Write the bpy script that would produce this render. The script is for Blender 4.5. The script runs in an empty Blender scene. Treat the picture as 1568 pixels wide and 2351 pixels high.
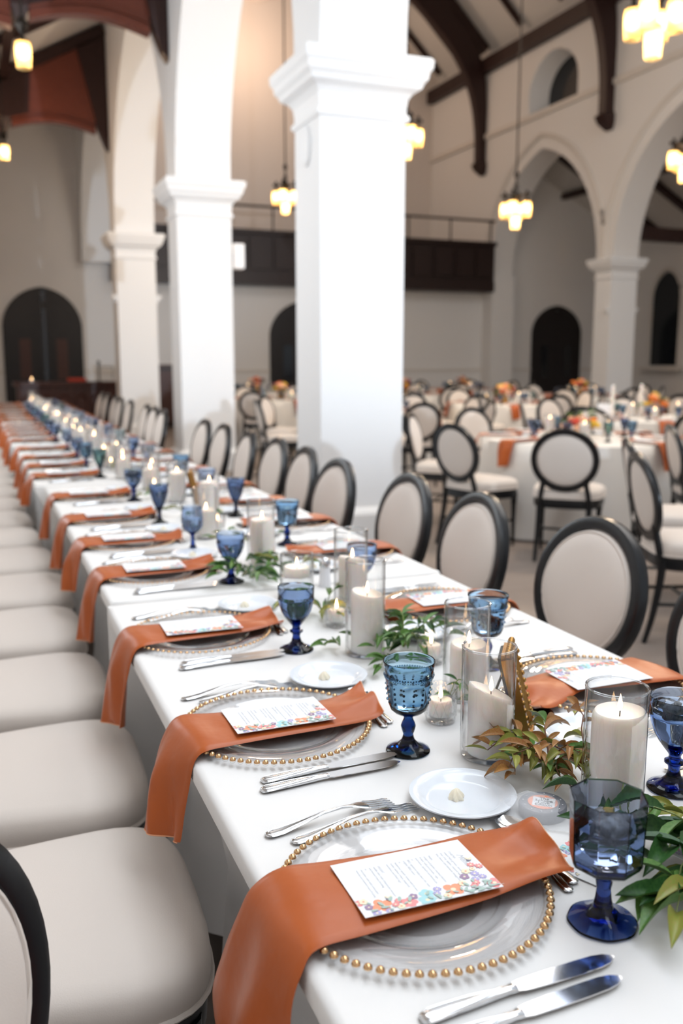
import bpy, math, random
from mathutils import Vector, Matrix, Euler
R = math.radians
PI = math.pi
rnd = random.Random(7)
scene = bpy.context.scene
COL = scene.collection

# ------------------------------------------------------------------ camera
cam_d = bpy.data.cameras.new('camera')
cam_d.sensor_fit = 'VERTICAL'
cam_d.sensor_height = 36.0
cam_d.lens = 2090.0 / 2351.0 * 36.0
cam_d.clip_start = 0.05
cam_d.clip_end = 200
cam_d.dof.use_dof = True
cam_d.dof.focus_distance = 1.34
cam_d.dof.aperture_fstop = 3.4
cam = bpy.data.objects.new('camera', cam_d)
COL.objects.link(cam)
cam.location = (0, 0, 1.41)
cam.rotation_euler = (R(90 - 9.5), 0, R(-21.8))
scene.camera = cam

# ------------------------------------------------------------------ world, lights, exposure
w = bpy.data.worlds.new('world'); scene.world = w
w.use_nodes = True
bg = w.node_tree.nodes['Background']
bg.inputs[0].default_value = (0.86, 0.93, 1.0, 1)
bg.inputs[1].default_value = 0.5

def area(name, loc, rot, sx, sy, power, col=(1, 1, 1)):
    d = bpy.data.lights.new(name, 'AREA'); d.shape = 'RECTANGLE'
    d.size = sx; d.size_y = sy; d.energy = power; d.color = col
    o = bpy.data.objects.new(name, d); COL.objects.link(o)
    o.location = loc; o.rotation_euler = rot
    return o
def point(name, loc, power, col, r=0.1):
    d = bpy.data.lights.new(name, 'POINT'); d.energy = power; d.color = col; d.shadow_soft_size = r
    o = bpy.data.objects.new(name, d); COL.objects.link(o); o.location = loc
    return o
def spot(name, loc, target, power, col, ang, blend, r=0.1):
    d = bpy.data.lights.new(name, 'SPOT'); d.energy = power; d.color = col
    d.spot_size = R(ang); d.spot_blend = blend; d.shadow_soft_size = r
    o = bpy.data.objects.new(name, d); COL.objects.link(o); o.location = loc
    v = Vector(target) - Vector(loc)
    o.rotation_euler = v.to_track_quat('-Z', 'Y').to_euler()
    return o
# added soft overhead fill for the aisle and nave, no fitting there
area('aisle_overhead_fill', (1.55, 1.7, 4.6), (0, R(14), 0), 1.5, 6.0, 104, (0.85, 0.925, 1.0))
# added cool side fill at the outer aisle wall, which has no window
area('aisle_side_fill', (-1.36, 8.6, 2.9), (0, R(-90), 0), 2.6, 4.6, 95, (0.84, 0.93, 1.0))
area('nave_overhead_fill', (8.0, 6.0, 8.6), (0, 0, 0), 6.0, 8.0, 350, (1.0, 0.97, 0.94))  # unseen area light added to lift the nave
# the photographer's flash on a stand behind the camera in the nave, aimed up at the columns
spot('flash', (6.5, -9.6, 1.7), (2.5, 11.0, 5.8), 4300, (0.74, 0.87, 1.0), 34, 0.5, 0.12)
point('gallery_lamp', (7.0, 23.0, 9.5), 150, (1.0, 0.72, 0.52), 0.3)
point('aisle_lamp_glow', (0.62, 15.59, 4.3), 34, (1.0, 0.70, 0.46), 0.07)
point('aisle_lamp_glow', (0.58, 8.98, 3.8), 12, (1.0, 0.72, 0.48), 0.07)

scene.view_settings.view_transform = 'Standard'
scene.view_settings.look = 'None'
scene.view_settings.exposure = 0.5
scene.view_settings.gamma = 1.0
scene.view_settings.use_curve_mapping = False
scene.cycles.adaptive_threshold = 0.035
scene.cycles.max_bounces = 7
scene.cycles.transmission_bounces = 7
scene.cycles.transparent_max_bounces = 12
scene.cycles.diffuse_bounces = 3
scene.cycles.glossy_bounces = 3
scene.cycles.sample_clamp_indirect = 4.0
scene.cycles.blur_glossy = 1.0
scene.cycles.caustics_reflective = False

# ------------------------------------------------------------------ materials
MATS = {}
def pmat(name, col, rough=0.5, metal=0.0, spec=0.5, bump=None, var=None, sss=0.0, trans=0.0, emit=None, sheen=0.0, coat=0.0, ior=1.45):
    m = bpy.data.materials.new(name); m.use_nodes = True
    nt = m.node_tree; b = nt.nodes['Principled BSDF']
    b.inputs['Base Color'].default_value = (*col, 1)
    b.inputs['Roughness'].default_value = rough
    b.inputs['Metallic'].default_value = metal
    b.inputs['Specular IOR Level'].default_value = spec
    b.inputs['IOR'].default_value = ior
    if sss:
        b.inputs['Subsurface Weight'].default_value = sss
        b.inputs['Subsurface Radius'].default_value = (0.03, 0.016, 0.009)
        b.inputs['Subsurface Scale'].default_value = 1.0
    if trans: b.inputs['Transmission Weight'].default_value = trans
    if sheen: b.inputs['Sheen Weight'].default_value = sheen
    if coat: b.inputs['Coat Weight'].default_value = coat
    if emit:
        b.inputs['Emission Color'].default_value = (*emit[0], 1)
        b.inputs['Emission Strength'].default_value = emit[1]
    tc = None
    if bump or var:
        tc = nt.nodes.new('ShaderNodeTexCoord')
    if bump:   # (scale, strength, distance)
        n = nt.nodes.new('ShaderNodeTexNoise'); n.inputs['Scale'].default_value = bump[0]; n.inputs['Detail'].default_value = 3
        nt.links.new(tc.outputs['Object'], n.inputs['Vector'])
        bp = nt.nodes.new('ShaderNodeBump'); bp.inputs['Strength'].default_value = bump[1]; bp.inputs['Distance'].default_value = bump[2]
        nt.links.new(n.outputs['Fac'], bp.inputs['Height']); nt.links.new(bp.outputs['Normal'], b.inputs['Normal'])
    if var:    # (scale, colour2)
        n = nt.nodes.new('ShaderNodeTexNoise'); n.inputs['Scale'].default_value = var[0]; n.inputs['Detail'].default_value = 4
        nt.links.new(tc.outputs['Object'], n.inputs['Vector'])
        mx = nt.nodes.new('ShaderNodeMix'); mx.data_type = 'RGBA'
        mx.inputs[6].default_value = (*col, 1); mx.inputs[7].default_value = (*var[1], 1)
        cr = nt.nodes.new('ShaderNodeValToRGB'); cr.color_ramp.elements[0].position = 0.35; cr.color_ramp.elements[1].position = 0.7
        nt.links.new(n.outputs['Fac'], cr.inputs['Fac']); nt.links.new(cr.outputs['Color'], mx.inputs[0])
        nt.links.new(mx.outputs[2], b.inputs['Base Color'])
    MATS[name] = m
    return m
def thinglass(name, tint=(1, 1, 1), rough=0.0, refl=1.0, bump=None, edge=0.35):
    """thin clear glass: tinted see-through layer with fresnel reflection"""
    m = bpy.data.materials.new(name); m.use_nodes = True
    nt = m.node_tree; nt.nodes.clear()
    out = nt.nodes.new('ShaderNodeOutputMaterial')
    tr = nt.nodes.new('ShaderNodeBsdfTransparent'); tr.inputs[0].default_value = (*tint, 1)
    gl = nt.nodes.new('ShaderNodeBsdfGlossy'); gl.inputs['Roughness'].default_value = rough
    fr = nt.nodes.new('ShaderNodeLayerWeight'); fr.inputs[0].default_value = 0.5
    pw = nt.nodes.new('ShaderNodeMath'); pw.operation = 'POWER'; pw.inputs[1].default_value = 4.0
    nt.links.new(fr.outputs['Facing'], pw.inputs[0])
    mu = nt.nodes.new('ShaderNodeMath'); mu.operation = 'MULTIPLY_ADD'; mu.inputs[1].default_value = 0.85 * refl; mu.inputs[2].default_value = 0.045 * refl; mu.use_clamp = True
    mx = nt.nodes.new('ShaderNodeMixShader')
    nt.links.new(pw.outputs[0], mu.inputs[0]); nt.links.new(mu.outputs[0], mx.inputs[0])
    p2 = nt.nodes.new('ShaderNodeMath'); p2.operation = 'POWER'; p2.inputs[1].default_value = 7.0
    nt.links.new(fr.outputs['Facing'], p2.inputs[0])
    mc = nt.nodes.new('ShaderNodeMix'); mc.data_type = 'RGBA'; mc.inputs[6].default_value = (*tint, 1); mc.inputs[7].default_value = (*[c * edge for c in tint], 1)
    nt.links.new(p2.outputs[0], mc.inputs[0]); nt.links.new(mc.outputs[2], tr.inputs[0])
    nt.links.new(tr.outputs[0], mx.inputs[1]); nt.links.new(gl.outputs[0], mx.inputs[2])
    nt.links.new(mx.outputs[0], out.inputs[0])
    if bump:
        tc = nt.nodes.new('ShaderNodeTexCoord')
        n = nt.nodes.new('ShaderNodeTexNoise'); n.inputs['Scale'].default_value = bump[0]
        nt.links.new(tc.outputs['Object'], n.inputs['Vector'])
        bp = nt.nodes.new('ShaderNodeBump'); bp.inputs['Strength'].default_value = bump[1]; bp.inputs['Distance'].default_value = bump[2]
        nt.links.new(n.outputs['Fac'], bp.inputs['Height'])
        nt.links.new(bp.outputs[0], gl.inputs['Normal']); nt.links.new(bp.outputs[0], fr.inputs['Normal'])
    MATS[name] = m
    return m
def colglass(name, col, dens, bump=None, ior=1.35):
    """coloured pressed glass, tinted by depth so that thick stems and feet go darker"""
    m = pmat(name, (1, 1, 1), rough=0.02, trans=1.0, ior=ior, bump=bump)
    nt = m.node_tree; out = nt.nodes['Material Output']
    v = nt.nodes.new('ShaderNodeVolumeAbsorption'); v.inputs[0].default_value = (*col, 1); v.inputs[1].default_value = dens
    nt.links.new(v.outputs[0], out.inputs['Volume'])
    nt.nodes['Principled BSDF'].inputs['Base Color'].default_value = (*[0.9 + 0.1 * c for c in col], 1)
    return m

pmat('plaster', (0.80, 0.775, 0.755), 0.7, bump=(18, 0.05, 0.01), spec=0.2)
pmat('column_paint', (0.86, 0.86, 0.865), 0.55, spec=0.3, bump=(25, 0.03, 0.01))
pmat('warm_plaster', (0.74, 0.66, 0.60), 0.75, spec=0.2, bump=(18, 0.05, 0.01))
pmat('trim_paint', (0.72, 0.67, 0.62), 0.6, spec=0.3)
pmat('roof_plaster', (0.72, 0.69, 0.66), 0.8, spec=0.1)
def wood(name, c1, c2, rough, scale=(3, 3, 30)):
    m = pmat(name, c1, rough, spec=0.4)
    nt = m.node_tree; b = nt.nodes['Principled BSDF']
    tc = nt.nodes.new('ShaderNodeTexCoord'); mp = nt.nodes.new('ShaderNodeMapping'); mp.inputs['Scale'].default_value = scale
    n = nt.nodes.new('ShaderNodeTexNoise'); n.inputs['Scale'].default_value = 2.2; n.inputs['Detail'].default_value = 6; n.inputs['Distortion'].default_value = 0.6
    mx = nt.nodes.new('ShaderNodeMix'); mx.data_type = 'RGBA'; mx.inputs[6].default_value = (*c1, 1); mx.inputs[7].default_value = (*c2, 1)
    nt.links.new(tc.outputs['Object'], mp.inputs[0]); nt.links.new(mp.outputs[0], n.inputs['Vector']); nt.links.new(n.outputs['Fac'], mx.inputs[0])
    nt.links.new(mx.outputs[2], b.inputs['Base Color'])
    return m
wood('roof_timber', (0.020, 0.009, 0.008), (0.042, 0.017, 0.014), 0.45)
wood('aisle_timber', (0.115, 0.030, 0.020), (0.19, 0.055, 0.034), 0.33)
wood('dark_door', (0.008, 0.007, 0.009), (0.02, 0.014, 0.013), 0.4)
wood('gallery_wood', (0.018, 0.010, 0.009), (0.034, 0.017, 0.014), 0.4)
wood('bar_wood', (0.050, 0.018, 0.014), (0.085, 0.032, 0.024), 0.4)
wood('floor_wood', (0.22, 0.175, 0.15), (0.33, 0.275, 0.24), 0.45, (1.2, 5, 1))
pmat('dark_glass', (0.008, 0.010, 0.014), 0.12)
pmat('black_lacquer', (0.006, 0.007, 0.009), 0.28, spec=0.5)
pmat('cream_fabric', (0.70, 0.63, 0.575), 0.85, spec=0.15, bump=(420, 0.25, 0.001), sheen=0.15)
pmat('table_linen', (0.83, 0.815, 0.80), 0.75, spec=0.2, bump=(9, 0.22, 0.012), sheen=0.1)
pmat('round_linen', (0.80, 0.77, 0.73), 0.75, spec=0.2, sheen=0.1)
pmat('rust_satin', (0.435, 0.095, 0.0175), 0.36, spec=0.4, sheen=0.05, bump=(14, 0.25, 0.01))
pmat('rust_thread', (0.75, 0.36, 0.20), 0.7)
pmat('paper', (0.86, 0.875, 0.90), 0.6, spec=0.3)
pmat('ink', (0.60, 0.62, 0.66), 0.8)
pmat('silver', (0.72, 0.73, 0.75), 0.14, metal=1.0)
pmat('bead_gold', (0.66, 0.42, 0.22), 0.14, metal=1.0)
pmat('porcelain', (0.80, 0.835, 0.885), 0.16, spec=0.5, coat=0.3)
pmat('butter', (0.86, 0.78, 0.62), 0.45, sss=0.1)
pmat('wax', (0.97, 0.905, 0.86), 0.5, sss=0.5, spec=0.3)
pmat('wick', (0.02, 0.018, 0.015), 0.9)
pmat('flame', (1, 0.8, 0.5), 0.5, emit=((1.0, 0.60, 0.28), 11.0))
pmat('brass', (0.40, 0.22, 0.07), 0.34, metal=1.0, bump=(60, 0.1, 0.002))
pmat('black_backing', (0.02, 0.02, 0.022), 0.6)
pmat('table_wood', (0.30, 0.20, 0.13), 0.6)
pmat('bronze', (0.028, 0.022, 0.018), 0.4, metal=0.7)
pmat('bulb', (1, 0.9, 0.7), 0.4, emit=((1.0, 0.80, 0.52), 13.0))
def shade_mat():
    m = bpy.data.materials.new('shade_glass'); m.use_nodes = True; nt = m.node_tree; nt.nodes.clear()
    out = nt.nodes.new('ShaderNodeOutputMaterial'); a = nt.nodes.new('ShaderNodeBsdfTransparent'); a.inputs[0].default_value = (1.0, .92, .74, 1)
    b = nt.nodes.new('ShaderNodeBsdfTranslucent'); b.inputs[0].default_value = (1.0, .80, .46, 1)
    mx = nt.nodes.new('ShaderNodeMixShader'); mx.inputs[0].default_value = .6
    nt.links.new(a.outputs[0], mx.inputs[1]); nt.links.new(b.outputs[0], mx.inputs[2]); nt.links.new(mx.outputs[0], out.inputs[0]); MATS['shade_glass'] = m
shade_mat()
thinglass('clear_glass', (0.985, 0.985, 0.985), 0.0, 1.25)
thinglass('rim_glass', (0.93, 0.94, 0.95), 0.02, 2.6)
thinglass('charger_glass', (0.97, 0.97, 0.975), 0.02, 1.4, bump=(16, 0.05, 0.006))
thinglass('cut_glass', (0.96, 0.965, 0.97), 0.03, 1.5, bump=(90, 0.5, 0.01))
def veil(name, col, fac):
    m = bpy.data.materials.new(name); m.use_nodes = True; nt = m.node_tree; nt.nodes.clear()
    out = nt.nodes.new('ShaderNodeOutputMaterial'); a = nt.nodes.new('ShaderNodeBsdfTransparent'); b = nt.nodes.new('ShaderNodeBsdfDiffuse'); b.inputs[0].default_value = (*col, 1)
    mx = nt.nodes.new('ShaderNodeMixShader'); mx.inputs[0].default_value = fac
    nt.links.new(a.outputs[0], mx.inputs[1]); nt.links.new(b.outputs[0], mx.inputs[2]); nt.links.new(mx.outputs[0], out.inputs[0]); MATS[name] = m
veil('organza', (.9, .9, .92), .33)
colglass('glass_navy', (0.055, 0.28, 0.68), 200, bump=(30, 0.12, 0.004))
colglass('glass_teal', (0.015, 0.46, 0.72), 330)
colglass('glass_blue', (0.055, 0.34, 0.72), 270)
colglass('glass_royal', (0.010, 0.25, 0.60), 420)
colglass('glass_emerald', (0.010, 0.42, 0.48), 420)
colglass('glass_sky', (0.04, 0.46, 0.76), 340)
pmat('water', (0.97, 0.985, 1.0), 0.0, trans=1.0, ior=1.2)
pmat('ice', (0.96, 0.98, 1.0), 0.08, trans=0.9, ior=1.25, bump=(50, 0.4, 0.006))
def leafmat(name, c1, c2):
    m = pmat(name, c1, 0.38, spec=0.45, var=(22, c2))
    return m
leafmat('leaf_dark', (0.020, 0.075, 0.018), (0.045, 0.12, 0.028))
leafmat('leaf_green', (0.075, 0.19, 0.035), (0.14, 0.25, 0.06))
leafmat('leaf_lime', (0.22, 0.27, 0.045), (0.30, 0.24, 0.06))
leafmat('leaf_rust', (0.32, 0.115, 0.035), (0.36, 0.22, 0.06))
pmat('stem_green', (0.20, 0.24, 0.07), 0.5)
pmat('stem_brown', (0.16, 0.07, 0.04), 0.5)
for n_, c_ in dict(poppy=(0.93, 0.36, 0.22), rose=(0.90, 0.33, 0.33), aqua=(0.42, 0.70, 0.74), violet=(0.46, 0.42, 0.70), plum=(0.36, 0.25, 0.38),
                   straw=(0.88, 0.78, 0.58), sage=(0.42, 0.55, 0.50), dusk=(0.22, 0.22, 0.30)).items():
    pmat('print_' + n_, c_, 0.7)
for n_, c_ in dict(orange=(0.85, 0.24, 0.05), peach=(0.85, 0.48, 0.30), red=(0.62, 0.07, 0.04), yellow=(0.80, 0.50, 0.06), wine=(0.22, 0.03, 0.05)).items():
    pmat('bloom_' + n_, c_, 0.7)
pmat('tin_grey', (0.20, 0.21, 0.24), 0.4)
pmat('white_plastic', (0.85, 0.85, 0.87), 0.4)
pmat('steel', (0.55, 0.56, 0.58), 0.3, metal=1.0)

# ------------------------------------------------------------------ mesh helpers
class MB:
    def __init__(s): s.v = []; s.f = []; s.mi = []; s.cur = 0
    def add(s, vs, fs, m=None):
        o = len(s.v); s.v.extend([tuple(p) for p in vs])
        for f in fs: s.f.append(tuple(i + o for i in f)); s.mi.append(s.cur if m is None else m)
        return s
    def box(s, x0, y0, z0, x1, y1, z1, m=None):
        v = [(x0, y0, z0), (x1, y0, z0), (x1, y1, z0), (x0, y1, z0), (x0, y0, z1), (x1, y0, z1), (x1, y1, z1), (x0, y1, z1)]
        f = [(0, 3, 2, 1), (4, 5, 6, 7), (0, 1, 5, 4), (1, 2, 6, 5), (2, 3, 7, 6), (3, 0, 4, 7)]
        return s.add(v, f, m)
    def rings(s, rings, closed=True, cap0=True, cap1=True, m=None, loop=False):
        """loft a list of rings, each a list of points of one length"""
        n = len(rings[0]); v = [p for r in rings for p in r]; f = []
        k = len(rings)
        for i in range(k if loop else k - 1):
            a = i * n; b = ((i + 1) % k) * n
            for j in range(n if closed else n - 1):
                j2 = (j + 1) % n
                f.append((a + j, a + j2, b + j2, b + j))
        if not loop:
            if cap0: f.append(tuple(range(n - 1, -1, -1)))
            if cap1: f.append(tuple((k - 1) * n + j for j in range(n)))
        return s.add(v, f, m)
    def lathe(s, prof, n=32, mod=None, m=None, cx=0, cy=0, cz=0):
        """prof: (r, z) list from bottom outside upward; r=0 ends close to a pole"""
        rings = []
        for r, z in prof:
            ring = []
            for j in range(n):
                a = 2 * PI * j / n
                rr = max(r, 1e-5) * (mod(a, r, z) if mod else 1)
                ring.append((cx + rr * math.cos(a), cy + rr * math.sin(a), cz + z))
            rings.append(ring)
        return s.rings(rings, True, True, True, m)
    def sweep(s, path, rad, n=8, m=None, caps=True, loop=False, flat=None):
        """tube along path; rad a number or list; flat=(w,h) gives an oval section"""
        P = [Vector(p) for p in path]; k = len(P); rings = []
        up = Vector((0, 0, 1))
        for i in range(k):
            if loop: t = P[(i + 1) % k] - P[i - 1]
            else: t = P[min(i + 1, k - 1)] - P[max(i - 1, 0)]
            t.normalize()
            u = up if abs(t.dot(up)) < 0.95 else Vector((0, 1, 0))
            a = t.cross(u).normalized(); b = a.cross(t).normalized()
            r = rad[i] if isinstance(rad, (list, tuple)) else rad
            ra, rb = (r, r) if flat is None else (flat[0] * r, flat[1] * r)
            rings.append([P[i] + a * (ra * math.cos(2 * PI * j / n)) + b * (rb * math.sin(2 * PI * j / n)) for j in range(n)])
        return s.rings(rings, True, caps, caps, m, loop)
    def bar(s, p0, p1, wx, wz, m=None):
        """rectangular bar between two points (width sideways wx, height wz)"""
        p0 = Vector(p0); p1 = Vector(p1); t = (p1 - p0).normalized()
        u = Vector((0, 0, 1)) if abs(t.z) < 0.95 else Vector((0, 1, 0))
        a = t.cross(u).normalized(); b = a.cross(t).normalized()
        rr = []
        for p in (p0, p1):
            rr.append([p + a * (sx * wx / 2) + b * (sz * wz / 2) for sx, sz in ((-1, -1), (1, -1), (1, 1), (-1, 1))])
        return s.rings(rr, True, True, True, m)
    def sphere(s, c, r, n=8, k=5, m=None, sz=1.0):
        prof = [(r * math.sin(PI * i / k), -r * math.cos(PI * i / k) * sz) for i in range(k + 1)]
        return s.lathe(prof, n, None, m, *c)
    def mesh(s, name, mats, smooth=True, angle=40):
        me = bpy.data.meshes.new(name); me.from_pydata(s.v, [], s.f); me.update()
        for mm in (mats if isinstance(mats, (list, tuple)) else [mats]): me.materials.append(MATS[mm])
        if len(me.materials) > 1: me.polygons.foreach_set('material_index', s.mi)
        if smooth:
            me.polygons.foreach_set('use_smooth', [True] * len(me.polygons))
            me.set_sharp_from_angle(angle=R(angle))
        return me

def obj(name, me, parent=None, loc=(0, 0, 0), rot=(0, 0, 0), sc=1.0):
    o = bpy.data.objects.new(name, me); COL.objects.link(o)
    o.location = loc; o.rotation_euler = rot
    o.scale = (sc, sc, sc) if not isinstance(sc, (tuple, list)) else sc
    if parent: o.parent = parent
    return o
def tag(o, label=None, cat=None, group=None, kind=None):
    if label: o['label'] = label
    if cat: o['category'] = cat
    if group: o['group'] = group
    if kind: o['kind'] = kind
    return o
def thing(name, label, cat, loc=(0, 0, 0), rot=(0, 0, 0), group=None, sc=1.0):
    return tag(obj(name, None, None, loc, rot, sc), label, cat, group)
def struct(name, me, label=None, parent=None, loc=(0, 0, 0), rot=(0, 0, 0)):
    o = obj(name, me, parent, loc, rot)
    if parent is None: tag(o, label, None, None, 'structure')
    return o
def copy_tree(src, parent=None):
    c = src.copy(); COL.objects.link(c); c.parent = parent
    for ch in src.children: copy_tree(ch, c)
    return c
def dup(src, loc, rot=(0, 0, 0), label=None, group=None, sc=None):
    c = copy_tree(src); c.location = loc; c.rotation_euler = rot
    if sc: c.scale = (sc, sc, sc)
    if label: c['label'] = label
    if group: c['group'] = group
    return c
USED = set()
def place(src, loc, rot=(0, 0, 0), label=None, group=None, sc=None):
    """the first call moves the built thing itself, later calls copy it"""
    if src.name in USED: return dup(src, loc, rot, label, group, sc)
    USED.add(src.name)
    src.location = loc; src.rotation_euler = rot
    if sc: src.scale = (sc, sc, sc)
    if label: src['label'] = label
    if group: src['group'] = group
    return src
def catmull(pts, n):
    out = []
    P = [Vector(p) for p in pts]; k = len(P)
    for i in range(k - 1):
        p0 = P[max(i - 1, 0)]; p1 = P[i]; p2 = P[i + 1]; p3 = P[min(i + 2, k - 1)]
        for j in range(n):
            t = j / n
            out.append(0.5 * ((2 * p1) + (-p0 + p2) * t + (2 * p0 - 5 * p1 + 4 * p2 - p3) * t * t + (-p0 + 3 * p1 - 3 * p2 + p3) * t ** 3))
    out.append(P[-1]); return out

# =================================================================== THE BUILDING
XL0, XL1 = 2.42, 3.10        # left arcade
XR0, XR1 = 12.90, 13.58      # right arcade
YC = [6.47, 11.45, 16.58]    # column fronts, left arcade
CD = 0.55
YE = 22.0                    # end wall at floor level
YG = 25.1                    # back wall of the gallery
SPR = 3.58
ZS = 7.2
def rect_mould(mb, x0, x1, y0, y1, prof, m=None):
    rr = [[(x0 - o, y0 - o, z), (x1 + o, y0 - o, z), (x1 + o, y1 + o, z), (x0 - o, y1 + o, z)] for o, z in prof]
    return mb.rings(rr, True, True, True, m)

# floor
struct('floor', MB().box(-4, -6, -0.1, 22, 26, 0).mesh('floor', 'floor_wood'), 'grey brown wooden floor of the hall')

def arch_outline(wd, h, hs, n=10):
    """pointed four-centred door outline, local x across, z up; hs springing height"""
    pts = [(-wd / 2, 0), (-wd / 2, hs)]
    for i in range(1, n):
        t = PI / 2 * i / n
        pts.append((-wd / 2 * (0.94 * math.cos(t) + 0.06 * (1 - i / n)), hs + (h - hs) * (0.85 * math.sin(t) + 0.15 * i / n)))
    pts.append((0, h))
    return pts + [(-x, z) for x, z in reversed(pts[:-1])]

# arcade walls with pointed arches
WIN = arch_outline(1.95, 1.25, 0.45)
def arch_pts(ya, yb, n=14, rise=2.79, grow=0.0):
    a = (yb - ya) / 2
    Rr = (rise * rise + a * a) / (2 * a)
    pts = []
    zmax = rise
    for i in range(n + 1):
        z = zmax * math.sin(PI / 2 * i / n)
        pts.append((ya + Rr - math.sqrt(max(Rr * Rr - z * z, 0)), z))
    right = [(ya + yb - y, z) for y, z in reversed(pts[:-1])]
    return pts + right
def arcade(x0, x1, bays, y_end, ztop, hole=None):
    """hole: (bay index, centre y, outline) of a clerestory opening in the x0 face"""
    mb = MB()
    ys = []
    for bi, (ya, yb) in enumerate(bays):
        P = arch_pts(ya, yb)
        n = len(P)
        for x, flip in ((x0, 0), (x1, 1)):
            zt = ztop
            if hole and hole[0] == bi and flip == 0:
                zt = ZS + .03; yc = hole[1]; H = [(yc + a, zt + b) for a, b in hole[2]]
                for q0, q1 in ((ya, H[0][0]), (H[-1][0], yb)): mb.add([(x, q0, zt), (x, q1, zt), (x, q1, ztop), (x, q0, ztop)], [(3, 2, 1, 0)])
                h_ = len(H); mb.add([(x, y, z) for y, z in H] + [(x, y, ztop) for y, z in H], [(h_ + i, h_ + i + 1, i + 1, i) for i in range(h_ - 1)])
            v = [(x, y, SPR + z) for y, z in P] + [(x, y, zt) for y, z in P]
            f = [(i, i + 1, n + i + 1, n + i) for i in range(n - 1)]
            mb.add(v, [tuple(reversed(q)) for q in f] if flip == 0 else f)
        v = [(x0, y, SPR + z) for y, z in P] + [(x1, y, SPR + z) for y, z in P]
        mb.add(v, [(i, n + i, n + i + 1, i + 1) for i in range(n - 1)])
        ys.append((ya, yb))
    # piers above the columns
    edges = sorted([b for b in bays])
    for i in range(len(edges) - 1):
        mb.box(x0, edges[i][1], SPR, x1, edges[i + 1][0], ztop)
    mb.box(x0, edges[-1][1], SPR, x1, y_end, ztop)
    mb.box(x0, edges[0][0] - CD, SPR, x1, edges[0][0], ztop)
    return mb
YCR = [1.52, 6.54, 11.56, 16.58, 21.63]
YCL = [1.45] + YC + [21.63]
baysL = [(YCL[i] + CD, YCL[i + 1]) for i in range(4)]
baysR = [(YCR[i] + CD, YCR[i + 1]) for i in range(4)]
struct('wall_left', arcade(XL0, XL1, baysL, YG, 9.0).mesh('wall_left', 'column_paint', angle=25), 'white arcade wall with pointed arches beside the long table')
wr = struct('wall_right', arcade(XR0, XR1, baysR, YG, 9.2, (3, 19.05, WIN)).mesh('wall_right', 'plaster', angle=25), 'greige arcade wall with pointed arches across the nave')
# hood moulds and string course on the right arcade
k_ = 1
for ya, yb in baysR:
    P = arch_pts(ya - 0.30, yb + 0.30, rise=3.10)
    struct('trim_%d' % k_, MB().sweep([(XR0 - 0.02, y, SPR + z) for y, z in P], 0.055, 6).mesh('hood', 'trim_paint'), 'raised hood mould over a pointed arch of the far arcade')
    k_ += 1
struct('trim_%d' % k_, MB().box(XR0 - 0.07, 1, ZS - 0.09, XR0 + 0.01, YG, ZS + 0.03).mesh('string', 'trim_paint'), 'string course running along the clerestory wall')

# columns
def column_mesh_set():
    sh = rect_mould(MB(), 0, XL1 - XL0, 0, CD, [(0, 0), (0, 3.42)]).mesh('shaft', 'column_paint', smooth=False)
    pl = rect_mould(MB(), 0, XL1 - XL0, 0, CD, [(0.07, 0), (0.07, 0.22), (0.055, 0.245), (0.02, 0.26), (0.0, 0.275)]).mesh('plinth', 'column_paint', smooth=False)
    cp = rect_mould(MB(), 0, XL1 - XL0, 0, CD, [(0.001, 3.14), (0.02, 3.15), (0.025, 3.17), (0.02, 3.19), (0.004, 3.20), (0.004, 3.24), (0.012, 3.30), (0.04, 3.34), (0.09, 3.37),
                                                  (0.10, 3.40), (0.125, 3.43), (0.13, 3.47), (0.15, 3.50), (0.155, 3.555), (0.14, 3.575), (0, 3.58)]).mesh('capital', 'column_paint', smooth=False)
    return sh, pl, cp
SH, PL, CP = column_mesh_set()
corb = MB().box(-0.09, 0.02, 2.47, 0.0, 0.14, 2.53).box(-0.05, 0.04, 2.41, 0, 0.12, 2.47).mesh('corbel', 'column_paint', smooth=False)
corb2 = MB().box(0.68, 0.02, 2.47, 0.77, 0.14, 2.53).box(0.68, 0.04, 2.41, 0.73, 0.12, 2.47).mesh('corbel', 'column_paint', smooth=False)
def column(x, y, label, med=False, cb=False):
    t = thing('column', label, 'column', (x, y, 0))
    obj('shaft', SH, t); obj('plinth', PL, t); obj('capital', CP, t)
    if med:
        mb = MB()
        ring = [(math.cos(2 * PI * j / 28) * 0.09, math.sin(2 * PI * j / 28) * 0.145) for j in range(28)]
        mb.rings([[(0, 0.27 + a, 2.98 + b) for a, b in ring], [(-0.02, 0.27 + a, 2.98 + b) for a, b in ring], [(-0.03, 0.27 + a * .8, 2.98 + b * .8) for a, b in ring], [(-0.022, 0.27 + a * .7, 2.98 + b * .7) for a, b in ring]])
        obj('medallion', mb.mesh('medallion', 'column_paint'), t)
    if cb: obj('corbel', corb, t); obj('corbel', corb2, t)
    return t
column(XL0, YC[0], 'tall white square column with an oval medallion, beside the chairs of the long table', med=True)
column(XL0, YC[1], 'white square column with a loudspeaker box on its side, beside the long table')
column(XL0, YC[2], 'white square column standing near the dark wooden bar', cb=True)
column(XR0, YCR[3], 'greige square column of the far arcade in front of the lancet windows', cb=True)
column(XR0, YCR[2], 'greige square column of the far arcade level with the loudspeaker column')
column(XR0, YCR[1], 'greige square column of the far arcade level with the medallion column')
column(XL0, YCL[0], 'white square column standing close behind the column side chairs')
tag(obj('half_column', rect_mould(MB(), XR0, XR1, 21.5, 22.0, [(0, 0), (0, 3.6)]).mesh('half_column', 'plaster', smooth=False)), 'pilaster where the far arcade meets the end wall', 'column')
sp = thing('wall_speaker', 'small white loudspeaker box fixed to the side of a column', 'speaker', (XL1 + 0.12, 11.62, 2.68))
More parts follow.
